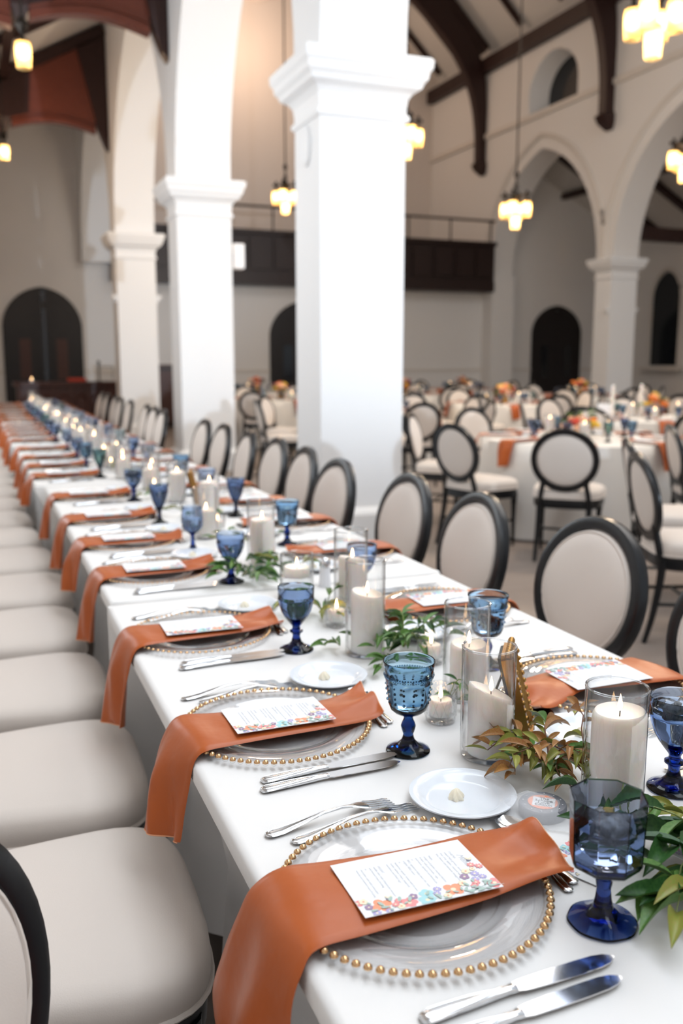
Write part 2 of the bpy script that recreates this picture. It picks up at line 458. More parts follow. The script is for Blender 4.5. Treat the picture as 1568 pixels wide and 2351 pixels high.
obj('cabinet', rect_mould(MB(), -0.07, 0.07, -0.08, 0.08, [(-0.01, -0.13), (0, -0.12), (0, 0.17), (-0.012, 0.18)]).mesh('cabinet', 'white_plastic', smooth=False), sp)
obj('bracket', MB().box(-0.12, -0.02, 0, -0.07, 0.02, 0.05).mesh('bracket', 'steel', smooth=False), sp)

# end walls
struct('wall_back', MB().box(XL0 - 4.2, YE, 0, XL1, YE + 0.3, 9.0).box(XL1, YE, 0, 20, YE + 0.3, 4.0).box(XR1, YE, 4.0, 20, YE + 0.3, 8.0).mesh('wall_back', 'plaster', smooth=False), 'greige end wall with arched doors')
struct('wall_gallery', MB().box(XL1 - 0.3, YG, 3.5, XR1, YG + 0.3, 14.5).mesh('wall_gallery', 'warm_plaster', smooth=False), 'end wall behind the gallery')
struct('trim_20', MB().box(-1.6, YE - 0.03, 1.10, 20, YE, 1.17).mesh('dado', 'trim_paint', smooth=False), 'dado rail along the end wall')
struct('floor_gallery', MB().box(XL1, 21.9, 3.9, XR0, YG, 4.05).mesh('gallery_floor', 'gallery_wood', smooth=False), 'floor of the gallery')
# round window high on the gallery wall
rw = struct('window_1', MB().lathe([(0, 0), (0.55, 0), (0.55, 0.06), (0, 0.06)], 32).mesh('pane', 'dark_glass'), 'round dark window high on the gallery wall', None, (7.55, YG - 0.08, 11.65), (R(-90), 0, 0))
obj('frame', MB().sweep([(0.72 * math.cos(2 * PI * i / 40), 0.72 * math.sin(2 * PI * i / 40), 0.03) for i in range(40)], 0.17, 8, loop=True).mesh('frame', 'warm_plaster'), rw)

def arched_door(idx, x, y, wd, h, hs, label, axis='y', glow=False):
    rot = (0, 0, 0) if axis == 'y' else (0, 0, R(90))
    out = arch_outline(wd, h, hs); n = len(out)
    inn = arch_outline(wd - 0.22, h - 0.13, hs - 0.02)
    mb = MB()
    mb.rings([[(a, 0.0, b) for a, b in out], [(a, -0.06, b) for a, b in out], [(a, -0.06, b) for a, b in inn], [(a, 0.0, b) for a, b in inn]], False, False, False)
    d = struct('door_%d' % idx, mb.mesh('door_frame', 'dark_door', smooth=False), label, None, (x, y, 0), rot)
    obj('backing', MB().box(-wd * .42, -.03, 0, wd * .42, -.005, h * .8).mesh('backing', 'dark_door', smooth=False), d)
    for s in (-1, 1):
        half = [(0, 0)] + [(a, b) for a, b in inn if a * s >= 0 and (b > 0 or abs(a) > 0)]
        half = [(s * 0.004, 0.01)] + sorted([(a, b) for a, b in inn if a * s > 1e-6], key=lambda q: (q[1], -abs(q[0]))) + [(s * 0.004, h - 0.14)]
        mb = MB(); v0 = [(a, -0.01, b) for a, b in half]; v1 = [(a, -0.045, b) for a, b in half]
        mb.rings([v0, v1] if s > 0 else [v1, v0])
        lf = obj('leaf', mb.mesh('leaf', 'dark_door', smooth=False), d)
        px = s * (wd / 4 - 0.03)
        obj('pane', MB().box(px - wd * 0.07, -0.055, h * 0.32, px + wd * 0.07, -0.046, h * 0.62).mesh('pane', 'dark_glass' if not glow else 'bar_wood', smooth=False), lf)
        obj('kick_panel', MB().box(px - wd * 0.12, -0.055, 0.12, px + wd * 0.12, -0.044, h * 0.26).mesh('kick_panel', 'dark_door', smooth=False), lf)
    return d
arched_door(1, 1.52, YE, 1.72, 3.02, 2.15, 'dark pointed double door behind the bar', glow=True)
arched_door(2, 7.75, YE, 1.75, 2.85, 2.0, 'dark pointed double door under the gallery')
arched_door(3, 15.3, YE, 1.62, 2.90, 2.15, 'dark pointed double door seen through the far arcade')
arched_door(4, XR0, 24.4, 1.25, 6.85 , 6.1, 'tall narrow pointed door opening onto the gallery', axis='x')

# gallery: parapet, rail and posts
g = thing('gallery_parapet', 'dark panelled gallery front with a thin rail above', 'balcony', (XL1, 21.35, 0))
W_ = XR0 - XL1
obj('beam', MB().box(0, 0.05, 3.17, W_, 0.6, 3.42).mesh('beam', 'gallery_wood', smooth=False), g)
obj('soffit', MB().box(0, 0.12, 3.36, W_, 0.75, 3.95).mesh('soffit', 'gallery_wood', smooth=False), g)
obj('top_rail', MB().box(0, -0.04, 4.33, W_, 0.2, 4.43).mesh('top_rail', 'gallery_wood', smooth=False), g)
obj('backing', MB().box(0, 0.08, 3.4, W_, 0.14, 4.35).mesh('backing', 'gallery_wood', smooth=False), g)
pan = MB().box(-0.26, 0, -0.36, 0.26, 0.09, 0.36).box(-0.2, -0.02, -0.3, 0.2, 0.0, 0.3).mesh('panel', 'gallery_wood', smooth=False)
for i in range(16): obj('panel', pan, g, (0.31 + i * 0.612, 0.02, 3.88))
post = MB().sweep([(0, 0, 4.43), (0, 0, 4.97)], 0.022, 8).mesh('rail_post', 'bronze')
for i in range(9): obj('rail_post', post, g, (0.15 + i * 1.19, 0.08, 0))
obj('hand_rail', MB().sweep([(0, 0.08, 4.97), (W_, 0.08, 4.97)], 0.03, 8).mesh('hand_rail', 'bronze'), g)

# clerestory windows of the right wall, with deep white reveals
def clerestory(idx, y, label):
    inn = [(a * 0.86, b * 0.9 + 0.04) for a, b in WIN]
    mb = MB(); mb.rings([[(XR0 + .48, y + a, ZS + .03 + b) for a, b in inn], [(XR0 + .5, y + a, ZS + .03 + b) for a, b in inn]])
    d = struct('window_%d' % idx, mb.mesh('pane', 'dark_glass', smooth=False), label)
    mb = MB(); mb.rings([[(XR0, y + a, ZS + .03 + b) for a, b in WIN], [(XR0 + .48, y + a, ZS + .03 + b) for a, b in inn]], True, False, False)
    obj('reveal', mb.mesh('reveal', 'column_paint', smooth=False), d)
clerestory(2, 19.05, 'arched clerestory window above the far arcade')

# right aisle: outer wall with lancet windows, lean-to roof
struct('wall_aisle_right', MB().box(17.6, -2, 0, 17.9, YE, 6).mesh('wall_ar', 'plaster', smooth=False), 'outer wall of the far aisle')
def lancet(idx, y, label):
    out = [(a, b) for a, b in arch_outline(1.1, 2.5, 1.75)]
    mb = MB(); mb.rings([[(17.58, y + a, 1.25 + b) for a, b in out]], True, True, False)
    d = struct('window_%d' % idx, mb.mesh('pane', 'dark_glass', smooth=False), label)
    ring = [(17.56, y + a * 1.06, 1.25 + b * 1.03) for a, b in out]
    obj('frame', MB().sweep(ring, 0.05, 6).mesh('frame', 'trim_paint'), d)
    obj('sill', MB().box(17.35, y - 0.75, 1.12, 17.6, y + 0.75, 1.22).mesh('sill', 'trim_paint', smooth=False), d)
for i, y in enumerate((20.2, 17.6, 15.2)): lancet(3 + i, y, 'dark lancet window in the outer wall of the far aisle')

# roofs
def slab(name, pts, y0, y1, th, label, mat='roof_plaster'):
    (xa, za), (xb, zb) = pts
    v = [(xa, y0, za), (xb, y0, zb), (xb, y1, zb), (xa, y1, za), (xa, y0, za + th), (xb, y0, zb + th), (xb, y1, zb + th), (xa, y1, za + th)]
    f = [(0, 3, 2, 1), (4, 5, 6, 7), (0, 1, 5, 4), (1, 2, 6, 5), (2, 3, 7, 6), (3, 0, 4, 7)]
    return struct(name, MB().add(v, f).mesh(name, mat, smooth=False), label)
slab('ceiling_aisle_left', ((-1.5, 4.95), (XL0, 7.05)), -0.5, YE, 0.15, 'sloping plaster ceiling over the long table')
slab('ceiling_aisle_right', ((XR1, 6.9), (17.9, 4.6)), 2, YE, 0.15, 'sloping plaster ceiling of the far aisle')
slab('ceiling_nave_right', ((8.0, 14.2), (13.5, 8.95)), 2, YG, 0.2, 'steep plaster ceiling of the nave on the far side')
slab('ceiling_nave_left', ((2.6, 8.95), (8.0, 14.2)), 2, YG, 0.2, 'steep plaster ceiling of the nave above the columns')
struct('wall_front_blocker', MB().box(-1.6, -1.7, 0, XL1, -1.5, 6.0).mesh('wall_front_blocker', 'plaster', smooth=False), 'unseen added wall blocking sky light behind the near end of the long table')  # added out of view to keep sky light off the near settings
struct('wall_aisle_left', MB().box(-1.6, -1.5, 0, -1.4, YE, 5.2).mesh('wall_al', 'plaster', smooth=False), 'outer wall of the aisle with the long table')

# aisle trusses: wall post, hanging post, arched spandrel board, rafter
def aisle_truss(y, label):
    t = thing('roof_truss', label, 'truss', (0, y, 0))
    obj('wall_post', MB().rings([[(2.41, -.09, 4.95), (2.34, -.09, 5.05), (2.34, .09, 5.05), (2.41, .09, 4.95)], [(2.41, -.1, 5.1), (2.24, -.1, 5.3), (2.24, .1, 5.3), (2.41, .1, 5.1)],
                                 [(2.41, -.1, 6.82), (1.93, -.1, 6.58), (1.93, .1, 6.58), (2.41, .1, 6.82)]]).mesh('wall_post', 'roof_timber', smooth=False), t)  # real post, widened upwards to take in the black shadow beside it
    obj('pendant_post', MB().rings([[(0.72, -.02, 5.12), (0.76, -.02, 5.12), (0.76, .02, 5.12), (0.72, .02, 5.12)], [(0.64, -.1, 5.36), (0.84, -.1, 5.36), (0.84, .1, 5.36), (0.64, .1, 5.36)],
                                    [(0.64, -.1, 6.05), (0.84, -.1, 6.15), (0.84, .1, 6.15), (0.64, .1, 6.05)]]).mesh('pendant_post', 'roof_timber', smooth=False), t)
    obj('bracket', MB().rings([[(.84, -.07, 5.36), (1.12, -.07, 5.44), (1.12, .07, 5.44), (.84, .07, 5.36)], [(.84, -.07, 5.98), (1.18, -.07, 6.16), (1.18, .07, 6.16), (.84, .07, 5.98)]]).mesh('bracket', 'roof_timber', smooth=False), t)  # dark board standing in for the shadow on this end of the spandrel
    def spandrel(xa, xb, za, zb, nm):
        mb = MB(); n = 14; lo = []; hi = []
        for i in range(n + 1):
            u = i / n; x = xa + (xb - xa) * u
            lo.append((x, 5.2 + 0.20 * math.sin(PI * (0.12 + 0.76 * u)) - (0.1 if nm else 0)))
            hi.append((x, za + (zb - za) * u))
        for yy, fl in ((-0.05, 0), (0.05, 1)):
            v = [(x, yy, z) for x, z in lo] + [(x, yy, z) for x, z in hi]
            f = [(i, i + 1, n + 2 + i, n + 1 + i) for i in range(n)]
            mb.add(v, f if not fl else [tuple(reversed(q)) for q in f])
        obj('spandrel', mb.mesh('spandrel', 'aisle_timber'), t)
        mb = MB(); mb.rings([[(x, -0.09, z - 0.05), (x, 0.09, z - 0.05), (x, 0.09, z + 0.03), (x, -0.09, z + 0.03)] for x, z in lo])
        b = obj('arched_brace', mb.mesh('arched_brace', 'aisle_timber', angle=60), t)
        mb = MB(); mb.rings([[(x, -0.075, z + 0.07), (x, 0.075, z + 0.07), (x, 0.075, z + 0.10), (x, -0.075, z + 0.10)] for x, z in lo])
        obj('bead_mould', mb.mesh('bead_mould', 'aisle_timber', angle=60), b)
    spandrel(0.84, 2.2, 5.95, 6.72, 0)
    spandrel(-1.4, 0.64, 4.9, 5.85, 1)
    obj('rafter', MB().bar((-1.4, 0, 4.86), (2.4, 0, 6.9), 0.2, 0.18).mesh('rafter', 'roof_timber', smooth=False), t)
    return t
aisle_truss(11.7, 'carved red brown roof truss beside the column with the loudspeaker')
aisle_truss(16.87, 'dark red roof truss beside the column near the bar')
rf = MB().bar((-1.4, 0, 4.91), (2.4, 0, 6.96), 0.10, 0.12).mesh('rafter', 'roof_timber', smooth=False)
for y in (8.4, 10.0, 13.4, 15.1, 18.6, 20.3):
    tag(obj('rafter', rf, None, (0, y, 0)), 'slim dark rafter under the sloping aisle ceiling above the long table', 'rafter', 'aisle rafters')
tag(obj('purlin', MB().box(0.69, 7, 5.95, 0.83, YE, 6.05).mesh('purlin', 'roof_timber', smooth=False)), 'dark purlin running along the aisle ceiling above the long table', 'purlin')
rf = MB().bar((XR1 + .08, 0, 6.72), (17.55, 0, 4.66), 0.14, 0.16).mesh('rafter', 'roof_timber', smooth=False)
for y in (8.5, 10.2, 11.9, 13.6, 15.3, 17.0, 18.7, 20.4):
    tag(obj('rafter', rf, None, (0, y, 0)), 'dark rafter under the sloping ceiling of the far aisle', 'rafter', 'far aisle rafters')
tag(obj('purlin', MB().box(15.3, 6, 5.75, 15.45, YE, 5.9).mesh('purlin', 'roof_timber', smooth=False)), 'dark purlin under the ceiling of the far aisle', 'purlin')
tag(obj('tie_beam', MB().box(XR1, 16.7, 4.0, 17.6, 16.95, 4.28).mesh('tie_beam', 'roof_timber', smooth=False)), 'dark tie beam crossing the far aisle', 'beam')

# nave trusses on the right wall: corbelled wall post and curved brace
def nave_truss(y, label):
    t = thing('nave_truss', label, 'truss', (0, y, 0))
    mb = MB(); mb.rings([[(XR0, -.1, 6.22), (XR0 - .05, -.1, 6.22), (XR0 - .05, .1, 6.22), (XR0, .1, 6.22)], [(XR0, -.16, 6.36), (XR0 - .22, -.16, 6.36), (XR0 - .22, .16, 6.36), (XR0, .16, 6.36)],
                         [(XR0, -.16, 6.52), (XR0 - .30, -.16, 6.5), (XR0 - .30, .16, 6.5), (XR0, .16, 6.52)], [(XR0, -.12, 6.58), (XR0 - .22, -.12, 6.56), (XR0 - .22, .12, 6.56), (XR0, .12, 6.58)]])
    obj('corbel', mb.mesh('corbel', 'roof_timber', smooth=False), t)
    mb = MB(); pth = [(12.78, 6.5, .22), (12.77, 7.3, .24), (12.70, 8.1, .38), (12.50, 8.8, .55), (12.05, 9.5, .62), (11.4, 10.1, .62), (10.5, 10.8, .6), (9.3, 11.6, .55), (8.0, 12.3, .5)]
    rr = []
    P = catmull([(a, 0, b) for a, b, c in pth], 4); Wd = catmull([(c, 0, 0) for a, b, c in pth], 4)
    for i, p in enumerate(P):
        tn = (P[min(i + 1, len(P) - 1)] - P[max(i - 1, 0)]).normalized(); nn = Vector((tn.z, 0, -tn.x)); wd = Wd[i].x / 2
        rr.append([p - nn * wd + Vector((0, -.12, 0)), p + nn * wd + Vector((0, -.12, 0)), p + nn * wd + Vector((0, .12, 0)), p - nn * wd + Vector((0, .12, 0))])
    mb.rings(rr); obj('curved_brace', mb.mesh('curved_brace', 'roof_timber', angle=50), t)
    obj('rafter', MB().bar((12.85, 0, 9.3), (8.1, 0, 13.9), 0.24, 0.24).mesh('rafter', 'roof_timber', smooth=False), t)
    return t
nave_truss(22.1, 'dark curved nave truss rising beside the gallery')
nave_truss(16.87, 'dark curved nave truss above the far arcade column')
nave_truss(11.8, 'dark curved nave truss high above the round tables')
tag(obj('wall_plate', MB().box(XR0 - 0.20, 4, 8.72, XR0 + 0.02, YG, 9.06).mesh('wall_plate', 'roof_timber', smooth=False)), 'heavy dark wall plate under the nave ceiling', 'beam')
for i, (xx, zz) in enumerate(((11.2, 10.75), (9.6, 12.3))):
    tag(obj('purlin', MB().box(xx - .09, 4, zz, xx + .09, YG, zz + .2).mesh('purlin', 'roof_timber', smooth=False)), 'dark purlin along the nave ceiling, ' + ('just above the wall plate' if i == 0 else 'close under the ridge'), 'purlin')
rf = MB().bar((12.85, 0, 9.42), (8.1, 0, 13.98), 0.10, 0.12).mesh('rafter', 'roof_timber', smooth=False)
for y in (24.6, 23.4, 20.4, 18.7, 15.3, 13.6):
    tag(obj('rafter', rf, None, (0, y, 0)), 'slim dark rafter on the steep nave ceiling', 'rafter', 'nave rafters')

# bar in front of the far aisle door
b = thing('bar_counter', 'dark wooden bar with arched panels in front of the aisle door', 'bar', (0.75, 18.2, 0))
obj('body', MB().box(0, 0.05, 0, 2.6, 0.6, 0.92).mesh('body', 'bar_wood', smooth=False), b)
obj('counter_top', MB().box(-0.06, -0.05, 0.92, 2.66, 0.66, 0.99).mesh('counter_top', 'bar_wood', smooth=False), b)
obj('plinth', MB().box(-0.02, 0.0, 0, 2.62, 0.62, 0.12).mesh('plinth', 'bar_wood', smooth=False), b)
ap = [(a, z) for a, z in arch_outline(0.24, 0.52, 0.4)]
pm = MB().rings([[(a, 0.0, z) for a, z in ap], [(a, -0.04, z) for a, z in ap], [(a * .72, -0.015, z * .86 + .03) for a, z in ap]]).mesh('arched_panel', 'bar_wood', smooth=False)
for i in range(8): obj('arched_panel', pm, b, (0.2 + i * 0.315, 0.05, 0.24))
sp = MB().box(-.035, -.03, 0, .035, 0, .78).mesh('stile', 'bar_wood', smooth=False)
for i in range(9): obj('stile', sp, b, (0.04 + i * 0.315, 0.05, 0.13))
ts = thing('metal_stand', 'small dark metal stand with an arm on the bar counter', 'stand', (2.28, 18.45, 0.99))
obj('base', MB().lathe([(0, 0), (.07, 0), (.07, .01), (0, .012)], 16).mesh('base', 'bronze'), ts)
obj('pole', MB().sweep([(0, 0, 0.01), (0, 0, .36)], .016, 8).sphere((0, 0, .37), .035).mesh('pole', 'bronze'), ts)
obj('arm', MB().sweep([(0, 0, .28), (.26, 0, .28), (.26, 0, .05)], .008, 6).mesh('arm', 'bronze'), ts)
# red napkin pile on the bar
tag(obj('folded_cloth', rect_mould(MB(), -.16, .16, -.1, .1, [(0, 0), (.01, .012), (.01, .05), (-.01, .065)]).mesh('folded_cloth', 'bloom_red', angle=60), None, (1.86, 18.5, .992)), 'folded red cloth lying on the bar counter', 'cloth')
cab = thing('cabinet', 'tall dark wooden cabinet standing behind the column with the loudspeaker', 'cabinet', (3.5, 19.5, 0))
obj('body', MB().box(-.55, -.25, 0, .55, .25, 1.25).mesh('body', 'gallery_wood', smooth=False), cab)
obj('top', MB().box(-.6, -.3, 1.25, .6, .3, 1.31).mesh('top', 'bar_wood', smooth=False), cab)
for s in (-1, 1): obj('door', MB().box(s * .27 - .24, -.275, .1, s * .27 + .24, -.25, 1.18).mesh('door', 'bar_wood', smooth=False), cab)

# =================================================================== PENDANT LAMPS
def shade_parts(t, x, y, z):
    mb = MB()
    mb.lathe([(0.060, 0.03), (0.066, -0.02), (0.064, -0.10), (0.058, -0.17), (0.055, -0.17), (0.061, -0.10), (0.063, -0.02), (0.057, 0.03)], 20)
    s = obj('shade', mb.mesh('shade', 'shade_glass'), t, (x, y, z))
    obj('bulb', MB().sphere((0, 0, -0.045), 0.047, 14, 9, sz=1.4).mesh('bulb', 'bulb'), s)
    obj('socket', MB().lathe([(0, .03), (.062, .03), (.05, .05), (.02, .06), (.015, .09), (0, .09)], 14).mesh('socket', 'bronze'), s)
def make_chandelier():
    t = thing('chandelier', 'bronze cross chandelier', 'chandelier')
    obj('rod', MB().sweep([(0, 0, .42), (0, 0, 7.2)], .012, 6).mesh('rod', 'bronze'), t)
    mb = MB().sphere((0, 0, .40), .035, 10, 6, sz=1.6).sphere((0, 0, .24), .03, 10, 6, sz=2).sweep([(0, 0, .42), (0, 0, -.12)], .014, 8)
    mb.lathe([(0, .03), (.05, .07), (.085, .12), (.05, .17), (0, .21)], 4)
    obj('finial', mb.mesh('finial', 'bronze', angle=30), t)
    for k in range(4):
        a = k * PI / 2 + 0.5; c, s = math.cos(a), math.sin(a)
        mb = MB().sweep([(0, 0, .12), (c * .08, s * .08, .12), (c * .15, s * .15, .13)], .014, 6)
        for q in ((.15, .13, .03), (.15, .17, .022), (.19, .13, .022), (.15, .095, .022)): mb.sphere((c * q[0], s * q[0], q[1]), q[2], 8, 5)
        obj('arm', mb.mesh('arm', 'bronze'), t)
        shade_parts(t, c * .15, s * .15, 0.0 if k % 2 else -0.0)
    shade_parts(t, 0, 0, -.15)
    ld = bpy.data.lights.new('lamp_glow', 'POINT'); ld.energy = 60; ld.color = (1.0, .80, .58); ld.shadow_soft_size = .12
    obj('lamp_glow', ld, t, (0, 0, -.5))
    return t
ch = make_chandelier()
CHL = [((4.79, 14.38, 4.02), 'bronze cross chandelier hanging between the two columns by the gallery', 1.0),
       ((7.05, 11.19, 3.50), 'bronze cross chandelier hanging in front of the far arcade arch', 1.0),
       ((5.02, 10.45, 4.12), 'bronze cross chandelier half hidden behind the medallion column', 1.0),
       ((4.62, 5.60, 3.84), 'bronze cross chandelier with large glowing shades above the round tables', 1.0),
       ((8.15, 9.19, 3.85), 'bronze cross chandelier hanging in the open nave arch near the wall plate', 1.0)]
for loc, lab, s in CHL: place(ch, loc, (0, 0, rnd.uniform(0, 1.5)), lab, 'nave chandeliers', s)
def make_pendant():
    t = thing('pendant_lamp', 'single shade pendant lamp', 'lamp')
    obj('rod', MB().sweep([(0, 0, .10), (0, 0, 2.2)], .010, 6).mesh('rod', 'bronze'), t)
    obj('finial', MB().lathe([(0, .09), (.03, .12), (.055, .17), (.03, .22), (0, .26)], 8).mesh('finial', 'bronze'), t)
    shade_parts(t, 0, 0, 0)
    return t
pdl = make_pendant()
place(pdl, (0.58, 8.98, 4.12), (0, 0, 0), 'single glowing pendant lamp hanging in front of the carved roof truss', 'aisle pendants', 1.05)
place(pdl, (0.655, 15.59, 4.62), (0, 0, 0), 'single glowing pendant lamp hanging near the dark red roof truss', 'aisle pendants', 1.05)

# =================================================================== CHAIRS
def seat_outline(n=40, sx=1.0):
    pts = []
    for j in range(n):
        a = 2 * PI * j / n; c, s = math.cos(a), math.sin(a)
        x = 0.245 * math.copysign(abs(c) ** 0.52, c); y = 0.225 * math.copysign(abs(s) ** 0.55, s)
        x *= 1 + 0.09 * (y / 0.225)
        pts.append((x, y))
    return pts
SO = seat_outline()
def make_chair():
    t = thing('dining_chair', 'oval back chair', 'chair')
    mb = MB(); mb.rings([[(x * k, y * k, z) for x, y in SO] for k, z in ((0.99, .445), (1.005, .455), (1.012, .475), (1.0, .497), (.955, .512), (.86, .521), (.65, .528), (.4, .532), (.15, .533))])
    st = obj('seat', mb.mesh('seat', 'cream_fabric', angle=70), t)
    obj('piping', MB().sweep([(x * 1.01, y * 1.01, .450) for x, y in SO], .005, 6, loop=True).mesh('piping', 'cream_fabric'), st)
    mb = MB(); mb.rings([[(x * k, y * k, z) for x, y in SO] for k, z in ((.93, .375), (.975, .382), (.985, .44), (.97, .448))])
    obj('seat_rail', mb.mesh('seat_rail', 'black_lacquer'), t)
    # oval back
    tilt = R(11); cz, cy = .725, -.262
    def bp(x, h, d):  # point of the back plane: x across, h up the plane, d forward
        return (x, cy - h * math.sin(tilt) + d * math.cos(tilt), cz + h * math.cos(tilt) + d * math.sin(tilt))
    n = 48; rings = []
    A, B = .212, .205
    sec = [(-.019, -.017), (.021, -.017), (.024, .0), (.019, .015), (.005, .019), (-.017, .013)]
    for j in range(n):
        a = 2 * PI * j / n; c, s = math.cos(a), math.sin(a)
        rings.append([bp((A + u) * c, (B + u) * s, v + 0.012 * c * c) for u, v in sec])
    obj('back_frame', MB().rings(rings, loop=True).mesh('back_frame', 'black_lacquer', angle=35), t)
    def pad(sg):
        mb = MB(); rr = []
        for k, d in ((.985, .004), (.955, .016), (.88, .023), (.7, .029), (.4, .033), (.1, .034)):
            rr.append([bp((A - .016) * k * math.cos(2 * PI * j / n), (B - .016) * k * math.sin(2 * PI * j / n), sg * d * (1 if sg > 0 else .6) + 0.010 * math.cos(2 * PI * j / n) ** 2 * k) for j in range(n)])
        mb.rings(rr if sg < 0 else rr, True, False, True); return mb
    p = obj('back_pad', pad(1).mesh('back_pad', 'cream_fabric', angle=70), t)
    obj('piping', MB().sweep([bp((A - .027) * math.cos(2 * PI * j / n), (B - .027) * math.sin(2 * PI * j / n), .018 + .01 * math.cos(2 * PI * j / n) ** 2) for j in range(n)], .0035, 6, loop=True).mesh('piping', 'cream_fabric'), p)
    obj('rear_panel', pad(-1).mesh('rear_panel', 'cream_fabric', angle=70), t)
    up = []
    for s in (-1, 1):
        path = catmull([(s * .165, -.198, .40), (s * .163, -.212, .47), (s * .150, -.226, .545), (s * .150, -.238, .60)], 4)
        obj('upright', MB().sweep(path, .019, 8).mesh('upright', 'black_lacquer'), t)
        mb = MB(); mb.lathe([(0, 0), (.011, 0), (.013, .03), (.019, .30), (.021, .33), (.026, .345), (.021, .36), (.027, .375), (.027, .42), (0, .42)], 12)
        obj('leg', mb.mesh('leg', 'black_lacquer'), t, (s * .205, .165, 0))
        path = catmull([(s * .170, -.195, .43), (s * .172, -.205, .30), (s * .178, -.235, .13), (s * .182, -.27, 0.0)], 4)
        obj('leg', MB().sweep(path, [.024 - .011 * i / 12 for i in range(13)], 8).mesh('leg', 'black_lacquer'), t)
        obj('stretcher', MB().sweep([(s * .205, .165, .20), (s * .176, -.222, .20)], .010, 6).mesh('stretcher', 'black_lacquer'), t)
    obj('cross_stretcher', MB().sweep([(-.19, -.03, .20), (.19, -.03, .20)], .010, 6).mesh('cross_stretcher', 'black_lacquer'), t)
    return t
chair = make_chair()
LBL_L = 'black oval back chair with cream seat on the aisle side of the long table'
LBL_R = 'black oval back chair with cream pad on the column side of the long table'
# aisle side row
place(chair, (0.10, 0.76, 0), (0, 0, R(-125)), 'black oval back chair turned slightly away beside the setting with the octagonal goblet', 'long table chairs, aisle side')
TEN = ['twentieth', 'thirtieth', 'fortieth']; TENP = ['twenty', 'thirty', 'forty']
ORD = ['first', 'second', 'third', 'fourth', 'fifth', 'sixth', 'seventh', 'eighth', 'ninth', 'tenth', 'eleventh', 'twelfth', 'thirteenth', 'fourteenth', 'fifteenth', 'sixteenth', 'seventeenth', 'eighteenth', 'nineteenth']
for d_ in range(3):
    ORD.append(TEN[d_]); ORD += [TENP[d_] + '-' + ORD[k] for k in range(9)]
for i in range(22):
    y = 1.455 + 0.577 * i
    if y > 14.3: break
    place(chair, (0.085 + (0 if y < 4.9 else -.045) + rnd.uniform(-.012, .008), y, 0), (0, 0, R(-90 + rnd.uniform(-2, 2))), ORD[i] + ' cream seated chair along the aisle side from the turned chair', 'long table chairs, aisle side')
RCH = [(1.70, 1.58), (1.718, 2.173), (1.652, 2.777), (1.666, 3.36), (1.60, 3.99), (1.661, 4.64), (1.698, 5.25), (1.674, 5.81), (1.70, 6.54), (1.69, 7.10), (1.655, 8.64), (1.68, 9.20), (1.70, 9.78), (1.71, 10.92), (1.70, 11.6), (1.74, 12.33), (1.72, 13.0), (1.72, 13.6)]
for i, (x, y) in enumerate(RCH):
    lab = ORD[i] + ' black oval back chair along the column side of the long table'
    place(chair, (x - .305, y, 0), (0, 0, R(90 + rnd.uniform(-3, 3))), lab, 'long table chairs, column side')

# =================================================================== ROUND TABLES IN THE NAVE
def round_cloth(seed):
    q = random.Random(seed); n = 96; mb = MB(); ph = q.uniform(0, 6); Rt = 0.80
    rings = []
    for r in (0.02, .3, .6, .76): rings.append([(r * math.cos(2 * PI * j / n), r * math.sin(2 * PI * j / n), .758) for j in range(n)])
    for k in range(9):
        u = k / 8; z = .755 - .74 * u if k else .756
        ring = []
        for j in range(n):
            a = 2 * PI * j / n
            wv = math.sin(11 * a + ph) * .6 + math.sin(17 * a + ph * 2.1) * .4
            ring.append(((Rt + .02 + (.055 * wv + .06) * u ** .8) * math.cos(a), (Rt + .02 + (.055 * wv + .06) * u ** .8) * math.sin(a), z - (0 if k else 0)))
        rings.append(ring)
    mb.rings(rings, True, True, False)
    return mb.mesh('round_cloth', 'round_linen', angle=80)
CLOTHS = [round_cloth(3), round_cloth(9)]
tb = MB().lathe([(0, .728), (.79, .728), (.79, .752), (0, .752)], 40).mesh('tabletop', 'table_wood')
tleg = MB().sweep([(0, 0, 0), (0, 0, .728)], .02, 8).mesh('leg', 'steel')
RT = [((4.72, 6.38), (326, 6, 50, 96, 142)),
      ((5.0, 3.72), ()),
      ((4.62, 10.5), (180, 225, 270, 315, 0, 45, 90, 135)),
      ((4.75, 14.6), (190, 235, 280, 325, 10, 55, 100, 145)),
      ((7.1, 8.25), (200, 245, 290, 335, 20, 65, 110, 155)),
      ((7.4, 11.9), (180, 225, 270, 315, 0, 45, 90, 135)),
      ((7.6, 15.8), (190, 235, 280, 325, 10, 55, 100, 145)),
      ((10.3, 10.4), (200, 245, 290, 335, 20, 65, 110, 155)),
      ((10.3, 14.0), (180, 225, 270, 315, 0, 45, 90, 135)),
      ((10.0, 17.8), (190, 235, 280, 325, 10, 55, 100, 145)),
      ((5.4, 18.2), (190, 235, 280, 325, 10, 55, 100, 145)),
      ((7.6, 4.9), (190, 235, 150, 110))]
RTL = ['by the medallion column', 'by the pulled out chairs', 'between the first two columns', 'below the gallery chandelier', 'in mid nave', 'under the arch chandelier', 'before the gallery',
       'near the far arcade', 'beside the far column', 'near the far door', 'on the bar side', 'under the large chandelier']
def chair_top(tx, ty, face, label, group):
    """a chair set by where the top of its back stands and the way it faces"""
    a = R(face); place(chair, (tx + .305 * math.cos(a), ty + .305 * math.sin(a), 0), (0, 0, a - PI / 2), label, group)
GC = 'chairs at the round tables'
chair_top(3.72, 5.20, 47, 'black oval back chair turned with its back to the second long table chair', GC)
chair_top(3.27, 5.98, 14, 'black oval back chair beside the medallion column at the round table', GC)
chair_top(3.10, 3.72, -24, 'black oval back chair standing sideways behind the column side chairs', GC)
chair_top(3.60, 4.42, -30, 'black oval back chair with a bright white back pad at the pulled out table', GC)
chair_top(4.70, 5.30, -28, 'black oval back chair with its cream seat facing the pulled out table', GC)
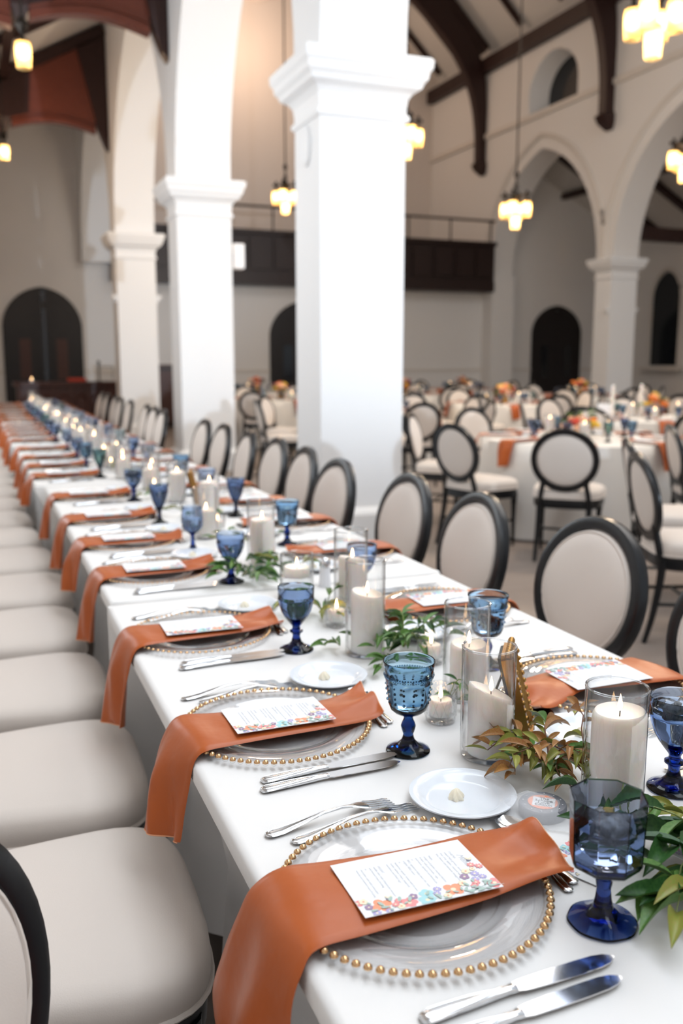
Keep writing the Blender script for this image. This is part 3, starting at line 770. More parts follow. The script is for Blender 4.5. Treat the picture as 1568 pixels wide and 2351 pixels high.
for i, ((cx, cy), angs) in enumerate(RT):
    t = thing('round_table', 'round banquet table ' + RTL[i], 'table', (cx, cy, 0), (0, 0, i * .7), 'round tables')
    obj('tabletop', tb, t)
    for k in range(4): obj('leg', tleg, t, (.5 * math.cos(k * PI / 2), .5 * math.sin(k * PI / 2), 0))
    tag(obj('round_tablecloth', CLOTHS[i % 2], None, (cx, cy, 0.001), (0, 0, i * .9)), 'ivory floor length cloth on the round table ' + RTL[i], 'tablecloth', 'round tablecloths')
    for k, a in enumerate(angs):
        rr = 1.16 + rnd.uniform(-.02, .08)
        aa = R(a)
        place(chair, (cx + rr * math.cos(aa), cy + rr * math.sin(aa), 0), (0, 0, aa + PI / 2 + R(rnd.uniform(-7, 7))), 'black oval back chair at the round table ' + RTL[i], 'chairs at the round tables')

# =================================================================== LONG TABLES
TB = [(0.06, 2.43, .295), (2.455, 4.90, .307), (4.955, 7.36, .265), (7.40, 9.80, .245), (9.85, 12.25, .245), (12.3, 14.65, .25)]
TW = 1.005
def long_cloth(L, seed):
    """cloth with a flat top and hanging sides that fall in slack folds"""
    q = random.Random(seed); mb = MB()
    n_long = 60; n_sh = 24; per = []
    rx = .012
    for i in range(n_long): per.append((0, i / n_long * L, -1, 0))
    for i in range(n_sh): per.append((i / n_sh * TW, L, 0, 1))
    for i in range(n_long): per.append((TW, L - i / n_long * L, 1, 0))
    for i in range(n_sh): per.append((TW - i / n_sh * TW, 0, 0, -1))
    n = len(per); rings = []
    p1, p2, p3 = (q.uniform(0, 6) for _ in range(3))
    ctr = (TW / 2, L / 2)
    for k, (o, z) in enumerate(((-.25, 0), (-.012, 0), (-.003, -.002), (.001, -.009), (.002, -.03), (.003, -.10), (.004, -.20), (.005, -.30), (.006, -.40), (.006, -.50), (.006, -.62))):
        ring = []
        for j, (x, y, nx, ny) in enumerate(per):
            s = (x + y) if nx <= 0 and ny >= 0 else (x + y + 10)
            dz = max(0, -z - .03)
            wv = dz / .43 * (.026 * math.sin(s * 11 + p1) + .018 * math.sin(s * 19 + p2) + .008 * math.sin(s * 41 + p3))
            if ny: wv *= .3
            inw = -(.125 if nx < 0 else .27) * min(1, dz / .22) * abs(nx) - .02 * dz * abs(ny)
            if k == 0:
                ring.append((ctr[0] + (x - ctr[0]) * .6, ctr[1] + (y - ctr[1]) * .9, .760)); continue
            ring.append((x + nx * (o + wv + inw), y + ny * (o + wv + inw), .760 + z))
        rings.append(ring)
    mb.rings(rings, True, True, False)
    return mb.mesh('tablecloth', 'table_linen', angle=60)
lleg = MB().sweep([(0, 0, 0), (0, 0, .727)], .018, 8).mesh('leg', 'steel')
TNAMES = ['first', 'second', 'third', 'fourth', 'fifth', 'sixth']
TDESC = ['with the octagonal goblet and the tin', 'holding the floating candle glass', 'standing beside the medallion column', 'level with the loudspeaker column', 'beyond the loudspeaker column', 'ending before the bar']
ZT = .760
for i, (y0, y1, x0) in enumerate(TB):
    L = y1 - y0
    t = thing('banquet_table', 'long banquet table ' + TDESC[i], 'table', (x0, y0, 0), (0, 0, 0), 'long banquet tables')
    obj('tabletop', MB().box(.02, .02, .727, TW - .02, L - .02, .754).mesh('tabletop', 'table_wood', smooth=False), t)
    for a in (.2, TW - .2):
        for c in (.25, L - .25): obj('leg', lleg, t, (a, c, 0))
    tag(obj('tablecloth', long_cloth(L, i), None, (x0, y0, 0)), 'ivory cloth draped over the long table ' + TDESC[i], 'tablecloth', 'long tablecloths')

# =================================================================== PLACE SETTINGS
# charger: clear glass dish, rim of gold-topped beads
ch_me = MB().lathe([(0, .004), (.085, .004), (.108, .005), (.116, .009), (.122, .0115), (.155, .0125), (.1595, .0125), (.1605, .0105), (.155, .0095), (.122, .0085), (.114, .004), (.108, .001), (.085, 0), (0, 0)], 96).mesh('dish', 'charger_glass', angle=50)
well = MB()
for rr, zz in ((.1045, .0065), (.1575, .0128)): well.sweep([(rr * math.cos(2 * PI * j / 80), rr * math.sin(2 * PI * j / 80), zz) for j in range(80)], .0011, 6, loop=True)
well_me = well.mesh('rim_ridge', 'clear_glass')
mb = MB().sphere((0, 0, 0), .0053, 12, 8)
for i, f in enumerate(mb.f):
    zc = sum(mb.v[j][2] for j in f) / len(f); mb.mi[i] = 0 if zc > 0.0003 else 1
bead_me = mb.mesh('bead', ['bead_gold', 'clear_glass'])
NB = 75
mb = MB()
for k in range(NB):
    a = 2 * PI * k / NB
    o_ = len(mb.f); mb.sphere((.1652 * math.cos(a), .1652 * math.sin(a), .0105), .0049, 7, 5)
    for i in range(o_, len(mb.f)):
        zc = sum(mb.v[j][2] for j in mb.f[i]) / len(mb.f[i]); mb.mi[i] = 0 if zc > .0108 else 1
beads_me = mb.mesh('bead_rim', ['bead_gold', 'clear_glass'])
def make_charger(single, label, group):
    t = thing('charger_plate', label, 'plate', group=group)
    obj('dish', ch_me, t); obj('rim_ridge', well_me, t)
    if single:
        for k in range(NB):
            a = 2 * PI * k / NB; obj('bead', bead_me, t, (.1652 * math.cos(a), .1652 * math.sin(a), .0105))
    else: tag(obj('bead_rim', beads_me, t), kind='stuff')
    return t
chg = make_charger(False, 'charger', 'glass chargers')

# cutlery, lying along +X (handle at 0)
def loft_oval(mb, secs, n=10):
    mb.rings([[(x, yo + wd / 2 * math.cos(2 * PI * j / n), z + th / 2 * math.sin(2 * PI * j / n)) for j in range(n)] for x, wd, th, z, yo in secs])
    return mb
def make_knife():
    t = thing('table_knife', 'knife', 'knife')
    h = MB(); loft_oval(h, [(0, .010, .004, .004, 0), (.002, .016, .006, .004, 0), (.008, .0195, .0075, .0042, 0), (.02, .0195, .0075, .0045, 0), (.05, .0165, .0085, .005, 0), (.085, .0125, .009, .0055, 0), (.102, .011, .0085, .006, 0), (.108, .0135, .009, .006, 0), (.112, .012, .006, .006, 0)])
    hd = obj('handle', h.mesh('handle', 'silver', angle=60), t)
    pth = [(.094, .0, .0099), (.06, .0055, .0091), (.02, .0072, .0079), (.008, .006, .0076), (.005, 0, .0075), (.008, -.006, .0076), (.02, -.0072, .0079), (.06, -.0055, .0091), (.094, 0, .0099)]
    obj('edge_line', MB().sweep(catmull(pth, 3), .0006, 5).mesh('edge_line', 'silver'), hd)
    bl = MB()
    secs = [(.110, .012, .003), (.120, .017, .0024), (.15, .0195, .0022), (.19, .0205, .002), (.215, .0195, .0018), (.228, .015, .0015), (.236, .007, .001), (.239, .002, .0006)]
    bl.rings([[(x, wd * .5 - (.0 if i < 3 else 0), z - .0003) for x, wd, z in [(x, wd, .0058)]] + [(x, wd * .45, .0058 + th), (x, -wd * .48, .0058 + th * .3), (x, -wd * .5, .0058 - th * .2)] for i, (x, wd, th) in enumerate(secs)])
    obj('blade', bl.mesh('blade', 'silver', angle=50), t)
    return t
knife = make_knife()
def fork_z(x): return .003 + .011 * max(0, math.sin(PI * min(1, max(0, (x - .03) / .155)))) ** 1.3
def make_fork(L=.205):
    t = thing('table_fork', 'fork', 'fork')
    h = MB(); loft_oval(h, [(x * L / .205, wd, th, fork_z(x) + .001, 0) for x, wd, th in ((0, .009, .003), (.003, .016, .004), (.01, .0185, .0045), (.025, .0175, .0045), (.06, .012, .004), (.09, .0075, .004), (.12, .0062, .004), (.135, .008, .0035), (.142, .014, .003), (.15, .021, .0026), (.163, .0235, .0024))])
    hd = obj('handle', h.mesh('handle', 'silver', angle=60), t)
    pth = [(.09, 0, fork_z(.09) + .003), (.05, .0045, fork_z(.05) + .003), (.015, .0065, .0062), (.006, .004, .0058), (.004, 0, .0056), (.006, -.004, .0058), (.015, -.0065, .0062), (.05, -.0045, fork_z(.05) + .003), (.09, 0, fork_z(.09) + .003)]
    obj('edge_line', MB().sweep(catmull([(a * L / .205, b, c) for a, b, c in pth], 3), .0006, 5).mesh('edge_line', 'silver'), hd)
    tine = MB()
    tine.sweep([(x * L / .205, 0, fork_z(x) + .001 - (.002 if x > .2 else 0)) for x in (.160, .172, .184, .195, .205)], [.0017, .0016, .0015, .0013, .0007], 6)
    me = tine.mesh('tine', 'silver')
    for k in range(4): obj('tine', me, t, (0, -.0095 + .00633 * k, 0))
    return t
fork = make_fork()
def make_spoon():
    t = thing('dessert_spoon', 'spoon', 'spoon')
    h = MB(); loft_oval(h, [(x, wd, th, fork_z(x) + .001, 0) for x, wd, th in ((0, .009, .003), (.003, .015, .004), (.01, .017, .0045), (.025, .016, .0045), (.06, .011, .004), (.09, .007, .004), (.115, .0058, .004))])
    obj('handle', h.mesh('handle', 'silver', angle=60), t)
    mb = MB(); n = 18
    rr = []
    for k, dz in ((1.0, 0), (.8, -.0035), (.5, -.006), (.15, -.007)):
        rr.append([(.142 + .030 * k * math.cos(2 * PI * j / n), .0185 * k * math.sin(2 * PI * j / n), .0135 + dz - .002 * math.cos(2 * PI * j / n)) for j in range(n)])
    mb.rings(rr, True, False, True)
    obj('bowl', mb.mesh('bowl', 'silver'), t)
    return t
spoon = make_spoon()

# napkins: sections from the inner end over the charger to the drop over the table edge, relative to charger centre (z above cloth)
NAP = {
 'long': [((.200, .066, .026), (.198, -.050, .021)), ((.165, .070, .014), (.160, -.057, .020)), ((.092, .062, .019), (.086, -.064, .017)), ((-.0, .062, .0185), (-.0, -.070, .0165)), ((-.092, .072, .019), (-.096, -.074, .0165)),
          ((-.147, .077, .020), (-.155, -.076, .015)), ((-.183, .078, .006), (-.176, -.084, .003)), ((-.203, .082, -.035), (-.192, -.088, -.035)), ((-.222, .094, -.09), (-.198, -.088, -.10)), ((-.238, .108, -.145), (-.200, -.085, -.18)), ((-.240, .112, -.205), (-.200, -.070, -.255))],
 'short': [((.202, .096, .022), (.185, -.050, .020)), ((.150, .072, .016), (.150, -.058, .019)), ((.075, .040, .019), (.075, -.070, .017)), ((-.0, .045, .0185), (-.0, -.072, .0165)), ((-.10, .055, .019), (-.10, -.078, .0165)),
           ((-.160, .066, .019), (-.150, -.084, .016)), ((-.190, .062, .0), (-.172, -.084, .004)), ((-.212, .050, -.04), (-.184, -.084, -.035)), ((-.228, .034, -.09), (-.190, -.08, -.085)), ((-.235, .006, -.148), (-.190, -.075, -.140))],
 'plain': [((.195, .075, .020), (.190, -.055, .018)), ((.140, .065, .017), (.140, -.062, .018)), ((.07, .055, .019), (.07, -.066, .017)), ((-.0, .055, .0185), (-.0, -.068, .0165)), ((-.10, .060, .019), (-.10, -.072, .0165)),
           ((-.157, .068, .018), (-.152, -.078, .015)), ((-.186, .066, .0), (-.176, -.08, .002)), ((-.205, .062, -.05), (-.19, -.078, -.05)), ((-.216, .052, -.11), (-.195, -.07, -.11)), ((-.222, .040, -.19), (-.198, -.062, -.175))]}
def napkin_mesh(kind, seed):
    q = random.Random(seed); S = NAP[kind]
    up_ = lambda p: (p[0], p[1], p[2] + (.0045 if p[2] > .01 else 0))
    Lp = catmull([up_(a) for a, b in S], 5); Rp = catmull([up_(b) for a, b in S], 5); n = len(Lp); m = 16
    top = []; p1, p2 = q.uniform(0, 6), q.uniform(0, 6)
    for i in range(n):
        s = i / (n - 1); row = []
        d = max(0, s - .58) / .42
        e = max(0, .22 - s) / .22
        for j in range(m + 1):
            u = j / m; p = Lp[i].lerp(Rp[i], u)
            bul = .0035 * math.sin(PI * u) * (1 + 1.2 * d)
            wob = d * (.011 * math.sin(u * 7 + p1 + s * 5) + .005 * math.sin(u * 13 + p2 - s * 7)) + e * (.009 * math.sin(u * 6.5 + p2 + s * 9) + .004 * math.sin(u * 12 + p1 - s * 14)) + .0016 * math.sin(s * 31 + u * 3 + p1) * math.sin(PI * u)
            nrm = Vector((0, 0, 1)).lerp(Vector((-1, 0, .1)), min(1, d * 1.8))
            row.append(p + nrm * (bul + wob))
        top.append(row)
    th = .0055; mb = MB(); rr = []
    for i in range(n):
        s = i / (n - 1); d = min(1, max(0, s - .58) / .42 * 1.8)
        nrm = Vector((0, 0, 1)).lerp(Vector((-1, 0, .1)), d).normalized()
        front = top[i]; back = [p - nrm * (th if 0 < j < m else th * .8) for j, p in enumerate(front)]
        midl = front[0] - nrm * th * .5 + (front[0] - front[1]).normalized() * .0035
        midr = front[-1] - nrm * th * .5 + (front[-1] - front[-2]).normalized() * .0035
        rr.append(front + [midr] + list(reversed(back)) + [midl])
    mb.rings(rr)
    hem = [top[0][j] + Vector((.0015, 0, -th * .3)) for j in range(m + 1)]
    hem2 = [top[-1][j] + Vector((0, 0, -.001)) for j in range(m + 1)]
    return mb.mesh('fold', 'rust_satin', angle=75), MB().sweep(hem, .0013, 5).mesh('inner_hem', 'rust_thread'), MB().sweep(hem2, .0013, 5).mesh('outer_hem', 'rust_thread')
NM = {k: napkin_mesh(k, i + 2) for i, k in enumerate(NAP)}

# menu card with printed text and flowers
card_me = rect_mould(MB(), -.089, .089, -.0585, .0585, [(0, 0), (0, .0007)]).mesh('card', 'paper', smooth=False)
def flower_print():
    mb = MB(); q = random.Random(5)
    NAMES = ['print_poppy', 'print_rose', 'print_aqua', 'print_violet', 'print_plum', 'print_straw', 'print_sage', 'print_dusk']
    lay = [0]
    def disc(x, y, r, m, sx=1, n=9, rot=0):
        lay[0] += 1; z = .00085 + .000004 * lay[0]
        v = [(x + r * sx * math.cos(2 * PI * j / n) * math.cos(rot) - r * math.sin(2 * PI * j / n) * math.sin(rot), y + r * sx * math.cos(2 * PI * j / n) * math.sin(rot) + r * math.sin(2 * PI * j / n) * math.cos(rot), z) for j in range(n)]
        if any(abs(a) > .0885 or abs(b) > .058 for a, b, c in v):
            v = [(max(-.0885, min(.0885, a)), max(-.058, min(.058, b)), c) for a, b, c in v]
        mb.add(v, [tuple(range(n))], m)
    def bloom(x, y, r, m, c=5, pet=5, thin=1.0):
        o = q.uniform(0, 3)
        for k in range(pet):
            a = o + 2 * PI * k / pet; disc(x + r * .55 * math.cos(a), y + r * .55 * math.sin(a), r * .5 * thin, m, 1 / thin * .95 if thin < 1 else 1.05, 9, a)
        disc(x, y, r * .27, c)
    def leaf(x, y, l, a, m=6): disc(x, y, l * .22, m, 2.3, 8, a)
    # u: along the card (+x = top of the menu), v: across (-y = reader's right)
    for x, y, r, m, p, th in [(-.062, -.043, .0125, 0, 4, 1), (.030, -.043, .0125, 0, 4, 1), (-.030, -.049, .010, 1, 5, 1), (.083, -.048, .010, 1, 4, 1), (-.088, -.03, .007, 1, 4, 1),
                              (-.004, -.040, .009, 2, 5, 1), (-.008, -.052, .0105, 2, 5, 1), (-.073, -.055, .006, 3, 9, .4), (-.058, -.056, .005, 3, 9, .4), (.012, -.036, .0055, 3, 9, .4), (.008, -.044, .005, 3, 9, .4), (.065, -.033, .0055, 3, 9, .4), (.07, -.022, .006, 3, 9, .4), (.076, -.031, .0055, 3, 9, .4),
                              (-.021, -.040, .0055, 4, 5, 1), (.055, -.024, .006, 4, 5, 1), (-.078, -.042, .005, 4, 5, 1), (.062, -.014, .0055, 5, 5, 1), (-.042, -.053, .0055, 5, 8, .6), (.046, -.036, .006, 5, 8, .6), (.018, -.053, .0055, 5, 8, .6), (.072, -.012, .004, 5, 8, .6), (-.08, -.03, .0055, 5, 5, 1),
                              (.075, -.003, .0055, 1, 7, .5), (.083, -.009, .0055, 1, 7, .5), (.062, -.040, .0055, 1, 7, .5), (.057, -.046, .0055, 1, 7, .5), (-.041, -.042, .005, 1, 7, .5), (-.047, -.048, .005, 1, 7, .5)]:
        bloom(x, y, r, m, 5 if m != 5 else 0, p, th)
    for x, y in ((-.05, -.034), (.078, .008)):
        disc(x, y, .0026, 7, 1.5, 8, .5); leaf(x + .003, y + .002, .008, .8, 5); leaf(x - .001, y + .003, .007, 2, 5)
    for k in range(34):
        x = q.uniform(-.085, .085); y = -.05 + q.uniform(-.007, .015)
        leaf(x, y, q.uniform(.006, .011), q.uniform(0, PI))
    for k in range(16):
        x = q.uniform(-.085, .08); a = q.uniform(-.4, .4); mb.add([(x, -.054, .00083), (x + .02 * math.cos(a), -.054 + .02 * math.sin(a), .00083), (x + .02 * math.cos(a), -.0534 + .02 * math.sin(a), .00083), (x, -.0534, .00083)], [(0, 1, 2, 3)], 6)
    return mb.mesh('printed_flowers', NAMES, smooth=False)
flow_me = flower_print()
def text_mesh(body, size, mat, align='LEFT', space=1.0, extr=0.0, shear=0.0):
    cu = bpy.data.curves.new('lettering', 'FONT'); cu.body = body; cu.size = size; cu.align_x = align; cu.space_line = space; cu.extrude = extr; cu.shear = shear
    cu.resolution_u = 2
    o = bpy.data.objects.new('lettering', cu); COL.objects.link(o)
    dg = bpy.context.evaluated_depsgraph_get()
    me = bpy.data.meshes.new_from_object(o.evaluated_get(dg)); me.materials.clear(); me.materials.append(MATS[mat])
    bpy.data.objects.remove(o); bpy.data.curves.remove(cu)
    return me
MENU = "STARTER\nmixed baby greens, candied pecans,\nblue crisp apples, roasted walnuts,\nfeta cheese and balsamic vinaigrette\n\nMAIN\nasiago and panko crusted chicken\nbreast with prosciutto, sage,\nparmesan, spinach and lemon jus\nor\nBBQ signature baby back ribs with\noriginal BBQ sauce\nor\nbutternut squash ravioli with brown\nbutter walnut cream, poached\ntomatoes and fried sage\n\nDESSERT\nvanilla cake with cheesecake mousse\nand buttercream frosting\nor\nchocolate cake with chocolate\nmousse and buttercream frosting"
txt_me = text_mesh(MENU, .0046, 'ink', 'LEFT', 1.25)
hd_me = text_mesh('Menu', .012, 'ink', 'LEFT', 1, 0, .5)
def make_card(full):
    t = thing('menu_card', 'card', 'menu card')
    obj('card', card_me, t)
    obj('printed_flowers', flow_me, t)
    if full:
        obj('printed_text', txt_me, t, (.0625, .036, .0009), (0, 0, R(-90)))
        obj('printed_heading', hd_me, t, (.069, .026, .0009), (0, 0, R(-90)))
    return t
card_full = make_card(True); card_far = make_card(False)

# bread plate with a butter rosette
bp_me = MB().lathe([(0, .005), (.05, .005), (.056, .007), (.062, .0125), (.077, .0165), (.0795, .0165), (.0795, .0145), (.063, .0085), (.052, .0015), (.048, 0), (0, 0)], 64).mesh('bread_plate', 'porcelain')
def rosette():
    mb = MB(); n = 30
    rr = []
    for k in range(9):
        u = k / 8; r = .0105 * math.cos(u * PI / 2) ** .7 + .0006
        rr.append([(r * (1 + .16 * math.cos(6 * 2 * PI * j / n + u * 5)) * math.cos(2 * PI * j / n), r * (1 + .16 * math.cos(6 * 2 * PI * j / n + u * 5)) * math.sin(2 * PI * j / n), .016 * u) for j in range(n)])
    mb.rings(rr); return mb.mesh('butter_rosette', 'butter')
ros_me = rosette()

# ------------------------------------------------------------------ goblets
def goblet(name, label, prof_out, prof_in, mat, mod=None, n=48, water=None, beads=None, angle=40, ice=True, seed=1):
    """prof_out bottom centre -> rim, prof_in rim -> bowl bottom centre; water = surface height"""
    t = thing(name, label, 'goblet')
    obj('glass', MB().lathe(prof_out + prof_in, n, mod).mesh('glass', mat, angle=angle), t)
    if beads:
        mb = MB()
        for z, r, cnt, br in beads:
            for k in range(cnt):
                a = 2 * PI * k / cnt; mb.sphere((r * math.cos(a), r * math.sin(a), z), br, 6, 4)
        tag(obj('bead_band', mb.mesh('bead_band', mat), t), kind='stuff')
    if water:
        pin = [p for p in reversed(prof_in)]
        wp = [(0, pin[0][1] + .0002)]
        for (r0, z0), (r1, z1) in zip(pin[:-1], pin[1:]):
            if z1 <= water: wp.append((max(r1 - .0004, 0), z1 + .0001))
            else:
                u = (water - z0) / (z1 - z0); wp.append((r0 + (r1 - r0) * u - .0004, water)); break
        wp.append((0, water))
        wt = obj('water', MB().lathe(wp, n, mod).mesh('water', 'water', angle=angle), t)
        if ice:
            q = random.Random(seed)
            for k in range(4):
                a = k * PI / 2 + q.uniform(-.3, .3); c = q.uniform(.010, .0125)
                o = obj('ice_cube', rect_mould(MB(), -c, c, -c, c, [(-.003, -c), (0, -c + .003), (0, c - .003), (-.003, c)]).mesh('ice_cube', 'ice', angle=50), wt, (.0145 * math.cos(a), .0145 * math.sin(a), water - .006 + q.uniform(-.004, .004)), (q.uniform(-.5, .5), q.uniform(-.5, .5), a))
    return t
def octa(a, r, z):
    k = (a + PI / 8) % (PI / 4) - PI / 8
    oct_ = math.cos(PI / 8) / math.cos(k) * 1.04
    w_ = 1.0 if z > .066 else (max(0, (z - .056) / .01) if z > .056 else 0)
    if z < .03: return 1 + .012 * math.cos(8 * a)
    return 1 + (oct_ - 1) * w_
foot = lambda rf: [(0, .0035), (rf * .5, .002), (rf * .93, .0), (rf, .0025), (rf * .97, .0048), (rf * .75, .0085), (rf * .48, .0135), (rf * .30, .021)]
g_oct = goblet('octagonal_goblet', 'goblet', foot(.0405) + [(.0095, .032), (.0082, .045), (.0105, .058), (.017, .0655), (.027, .0685), (.0375, .0760), (.0405, .082), (.0408, .10), (.0418, .13), (.0430, .1585), (.0425, .1600)],
               [(.0412, .1585), (.0395, .13), (.0385, .10), (.0378, .086), (.034, .080), (.02, .0765), (0, .0755)], 'glass_navy', octa, 64, .126, angle=22, seed=3)
def emb(a, r, z): return 1 + (.012 * math.sin(12 * a + z * 220) * math.sin(z * 330) if .085 < z < .128 else 0)
g_teal = goblet('beaded_goblet', 'goblet', foot(.0372) + [(.0095, .026), (.0085, .031), (.0115, .040), (.0125, .046), (.0105, .052), (.0078, .058), (.0078, .064), (.0095, .067), (.0235, .0700), (.0300, .0760), (.0335, .085), (.0352, .100), (.0372, .115), (.0388, .126), (.0398, .131), (.0408, .133), (.0412, .137), (.0402, .139), (.0420, .150), (.0437, .1580), (.0432, .1600)],
                [(.0418, .1590), (.0402, .150), (.0385, .139), (.0372, .126), (.0356, .115), (.0336, .100), (.0318, .085), (.0275, .0785), (.018, .0745), (0, .0735)], 'glass_teal', emb, 60, .122,
                beads=[(.136, .0413, 58, .0015), (.1315, .0402, 58, .0011), (.092, .0348, 14, .0028), (.101, .0357, 14, .0022), (.110, .0368, 14, .0026), (.119, .0381, 14, .002)], ice=False)
g_sky = goblet('beaded_goblet', 'goblet', foot(.0372) + [(.0095, .026), (.0085, .031), (.0115, .040), (.0125, .046), (.0105, .052), (.0078, .058), (.0078, .064), (.0095, .067), (.0235, .0700), (.0300, .0760), (.0335, .085), (.0352, .100), (.0372, .115), (.0388, .126), (.0398, .131), (.0408, .133), (.0412, .137), (.0402, .139), (.0420, .150), (.0437, .1580), (.0432, .1600)],
               [(.0418, .1590), (.0402, .150), (.0385, .139), (.0372, .126), (.0356, .115), (.0336, .100), (.0318, .085), (.0275, .0785), (.018, .0745), (0, .0735)], 'glass_sky', emb, 48, .135,
               beads=[(.136, .0413, 48, .0015), (.1315, .0402, 48, .0011), (.10, .0357, 12, .0028), (.112, .037, 12, .0026)], ice=False)
def panel(a, r, z):
    if .066 < z < .118: return 1 - .022 * abs(math.sin(5 * a)) * min(1, (.118 - z) / .008)
    return 1
TUL_O = foot(.039) + [(.0100, .027), (.0085, .034), (.0100, .040), (.0150, .0435), (.0150, .0465), (.0095, .050), (.0088, .055), (.0105, .059), (.0180, .068), (.0270, .080), (.0345, .093), (.0385, .106), (.0408, .118), (.0415, .122), (.0405, .124), (.0412, .138), (.0415, .1480), (.0410, .1495)]
TUL_I = [(.0400, .1485), (.0395, .138), (.0388, .124), (.0375, .113), (.0355, .103), (.0310, .092), (.0230, .080), (.013, .071), (0, .068)]
g_blue = goblet('panelled_goblet', 'goblet', TUL_O, TUL_I, 'glass_blue', panel, 60, .127, ice=False)
g_ice = goblet('panelled_goblet', 'goblet', TUL_O, TUL_I, 'glass_blue', panel, 60, .134, seed=8)
def diamond(a, r, z):
    if .06 < z < .12: return 1 + .02 * math.sin(9 * a + z * 260) * math.sin(9 * a - z * 260)
    return 1
g_dia = goblet('diamond_goblet', 'goblet', TUL_O, TUL_I, 'glass_blue', diamond, 64, .122, ice=False)
V_O = foot(.036) + [(.0085, .028), (.0072, .040), (.0085, .052), (.0130, .064), (.0210, .080), (.0290, .10), (.0340, .12), (.0370, .14), (.0385, .160), (.0380, .1615)]
V_I = [(.0368, .1605), (.0350, .14), (.0320, .12), (.0270, .10), (.0180, .080), (.010, .070), (0, .066)]
g_royal = goblet('flared_goblet', 'goblet', V_O, V_I, 'glass_royal', None, 40, .135, ice=False)
RND_O = foot(.036) + [(.0080, .028), (.0062, .045), (.0070, .060), (.0150, .068), (.0280, .078), (.0355, .092), (.0375, .108), (.0365, .125), (.0345, .145), (.0340, .158), (.0335, .1595)]
RND_I = [(.0325, .158), (.0330, .145), (.0350, .125), (.0360, .108), (.0340, .094), (.0265, .081), (.0130, .072), (0, .070)]
g_round = goblet('round_goblet', 'goblet', RND_O, RND_I, 'glass_blue', None, 40, .118, ice=False)
g_em = goblet('flared_goblet', 'goblet', V_O, V_I, 'glass_emerald', None, 40, .13, ice=False)

# ------------------------------------------------------------------ lay the settings
LY = [.924, 1.474, 2.07, 2.745, 3.25, 3.78, 4.44, 5.29, 5.80, 6.32, 6.98, 7.72, 8.28, 8.85, 9.45, 10.2, 10.75, 11.3, 11.85, 12.65, 13.2, 13.75, 14.3]
RY = [.86, 1.425, 2.07, 2.82, 3.42, 3.98, 4.55, 5.30, 5.85, 6.40, 7.0, 7.75, 8.3, 8.85, 9.45, 10.2, 10.75, 11.3, 11.85, 12.65, 13.2, 13.75, 14.3]
def table_shift(y):
    for y0, y1, x0 in TB:
        if y0 - .05 <= y <= y1 + .03: return x0 - .295
    return -.05
def fl(z): return ZT + z
def lay(x, y, side, k):
    """one place setting; side +1 sits on the aisle side, -1 on the column side"""
    rz = 0 if side > 0 else PI
    c, s = math.cos(rz), math.sin(rz)
    def W(dx, dy): return (x + c * dx - s * dy, y + s * dx + c * dy)
    row = 'of the %s setting on the %s side' % (ORD[k], 'aisle' if side > 0 else 'column')
    rowg = 'on the %s side' % ('aisle' if side > 0 else 'column')
    near = (side > 0 and k in (0, 1)) or (side < 0 and k in (1, 2))
    spec = {(1, 0): 'laid beside the octagonal goblet', (1, 1): 'laid beside the teal beaded goblet', (1, 2): 'laid beside the panelled blue goblet', (-1, 1): 'laid behind the tall candle glass', (-1, 2): 'laid behind the sky blue beaded goblet'}.get((side, k), row)
    gp = lambda n: n + ' ' + rowg
    if near:
        cg = make_charger(True, 'clear glass charger with gold beaded rim ' + spec, gp('glass chargers'))
        cg.location = (x, y, ZT); cg.rotation_euler = (0, 0, .02)
    else: place(chg, (x, y, ZT), (0, 0, rnd.uniform(0, 1)), 'clear glass charger with gold beaded rim ' + spec, gp('glass chargers'))
    kind = 'long' if (side > 0 and k == 0) else ('short' if (k % 3 == 1) else 'plain')
    nk = thing('napkin', 'folded rust satin napkin ' + spec, 'napkin', (x, y, ZT), (0, 0, rz + R(rnd.uniform(-2, 2) if k > 1 else 0)), gp('rust napkins'))
    obj('fold', NM[kind][0], nk); obj('inner_hem', NM[kind][1], nk); obj('outer_hem', NM[kind][2], nk)
    cl = W(.0 if k else -.002, -.006 if k else -.008)
    place(card_full if (k <= 3) else card_far, (cl[0], cl[1], ZT + .0282), (R(-.6), 0, rz + R(rnd.uniform(-2, 2) if k > 1 else (-1.2 if k == 0 else 0))), 'white floral menu card ' + spec, gp('menu cards'))
    if k > 15: return
    lab = lambda n: n + ' ' + spec
    for dx, dy, a in ((-.088, -.196, 1.0), (-.098, -.226, 2.5)) if k or side < 0 else ((-.092, -.203, 1.5), (-.106, -.240, 3.0)):
        p = W(dx, dy); place(knife, (p[0], p[1], ZT), (0, 0, rz + R(a + rnd.uniform(-1.5, 1.5) * (k > 0))), lab('inner silver knife' if dy > -.215 else 'outer silver knife'), gp('knives'))
    for dx, dy, a in ((-.130, .194, 8), (-.102, .164, 9)):
        p = W(dx, dy); place(fork, (p[0], p[1], ZT), (0, 0, rz + R(a)), lab('outer silver fork' if dy > .18 else 'inner silver fork'), gp('forks'))
    if k < 8:
        p = W(.196, -.060); place(spoon, (p[0], p[1], ZT), (0, 0, rz + R(92)), lab('silver dessert spoon'), gp('dessert spoons'))
        p = W(.180, -.072); place(fork, (p[0], p[1], ZT), (0, 0, rz + R(88)), lab('short silver dessert fork'), gp('dessert forks'), .82)
    p = W(.173, .192 if k else .186)
    tag(obj('bread_plate', bp_me, None, (p[0], p[1], ZT)), 'small white bread plate ' + spec, 'plate', gp('bread plates'))
    tag(obj('butter_rosette', ros_me, None, (p[0] - .008, p[1] + .004, ZT + .005), (0, 0, k)), 'piped butter rosette on the bread plate ' + spec, 'butter', gp('butter rosettes'))
for k, y in enumerate(LY): lay(.465 + table_shift(y), y, 1, k)
for k, y in enumerate(RY): lay(1.125 + table_shift(y), y, -1, k)
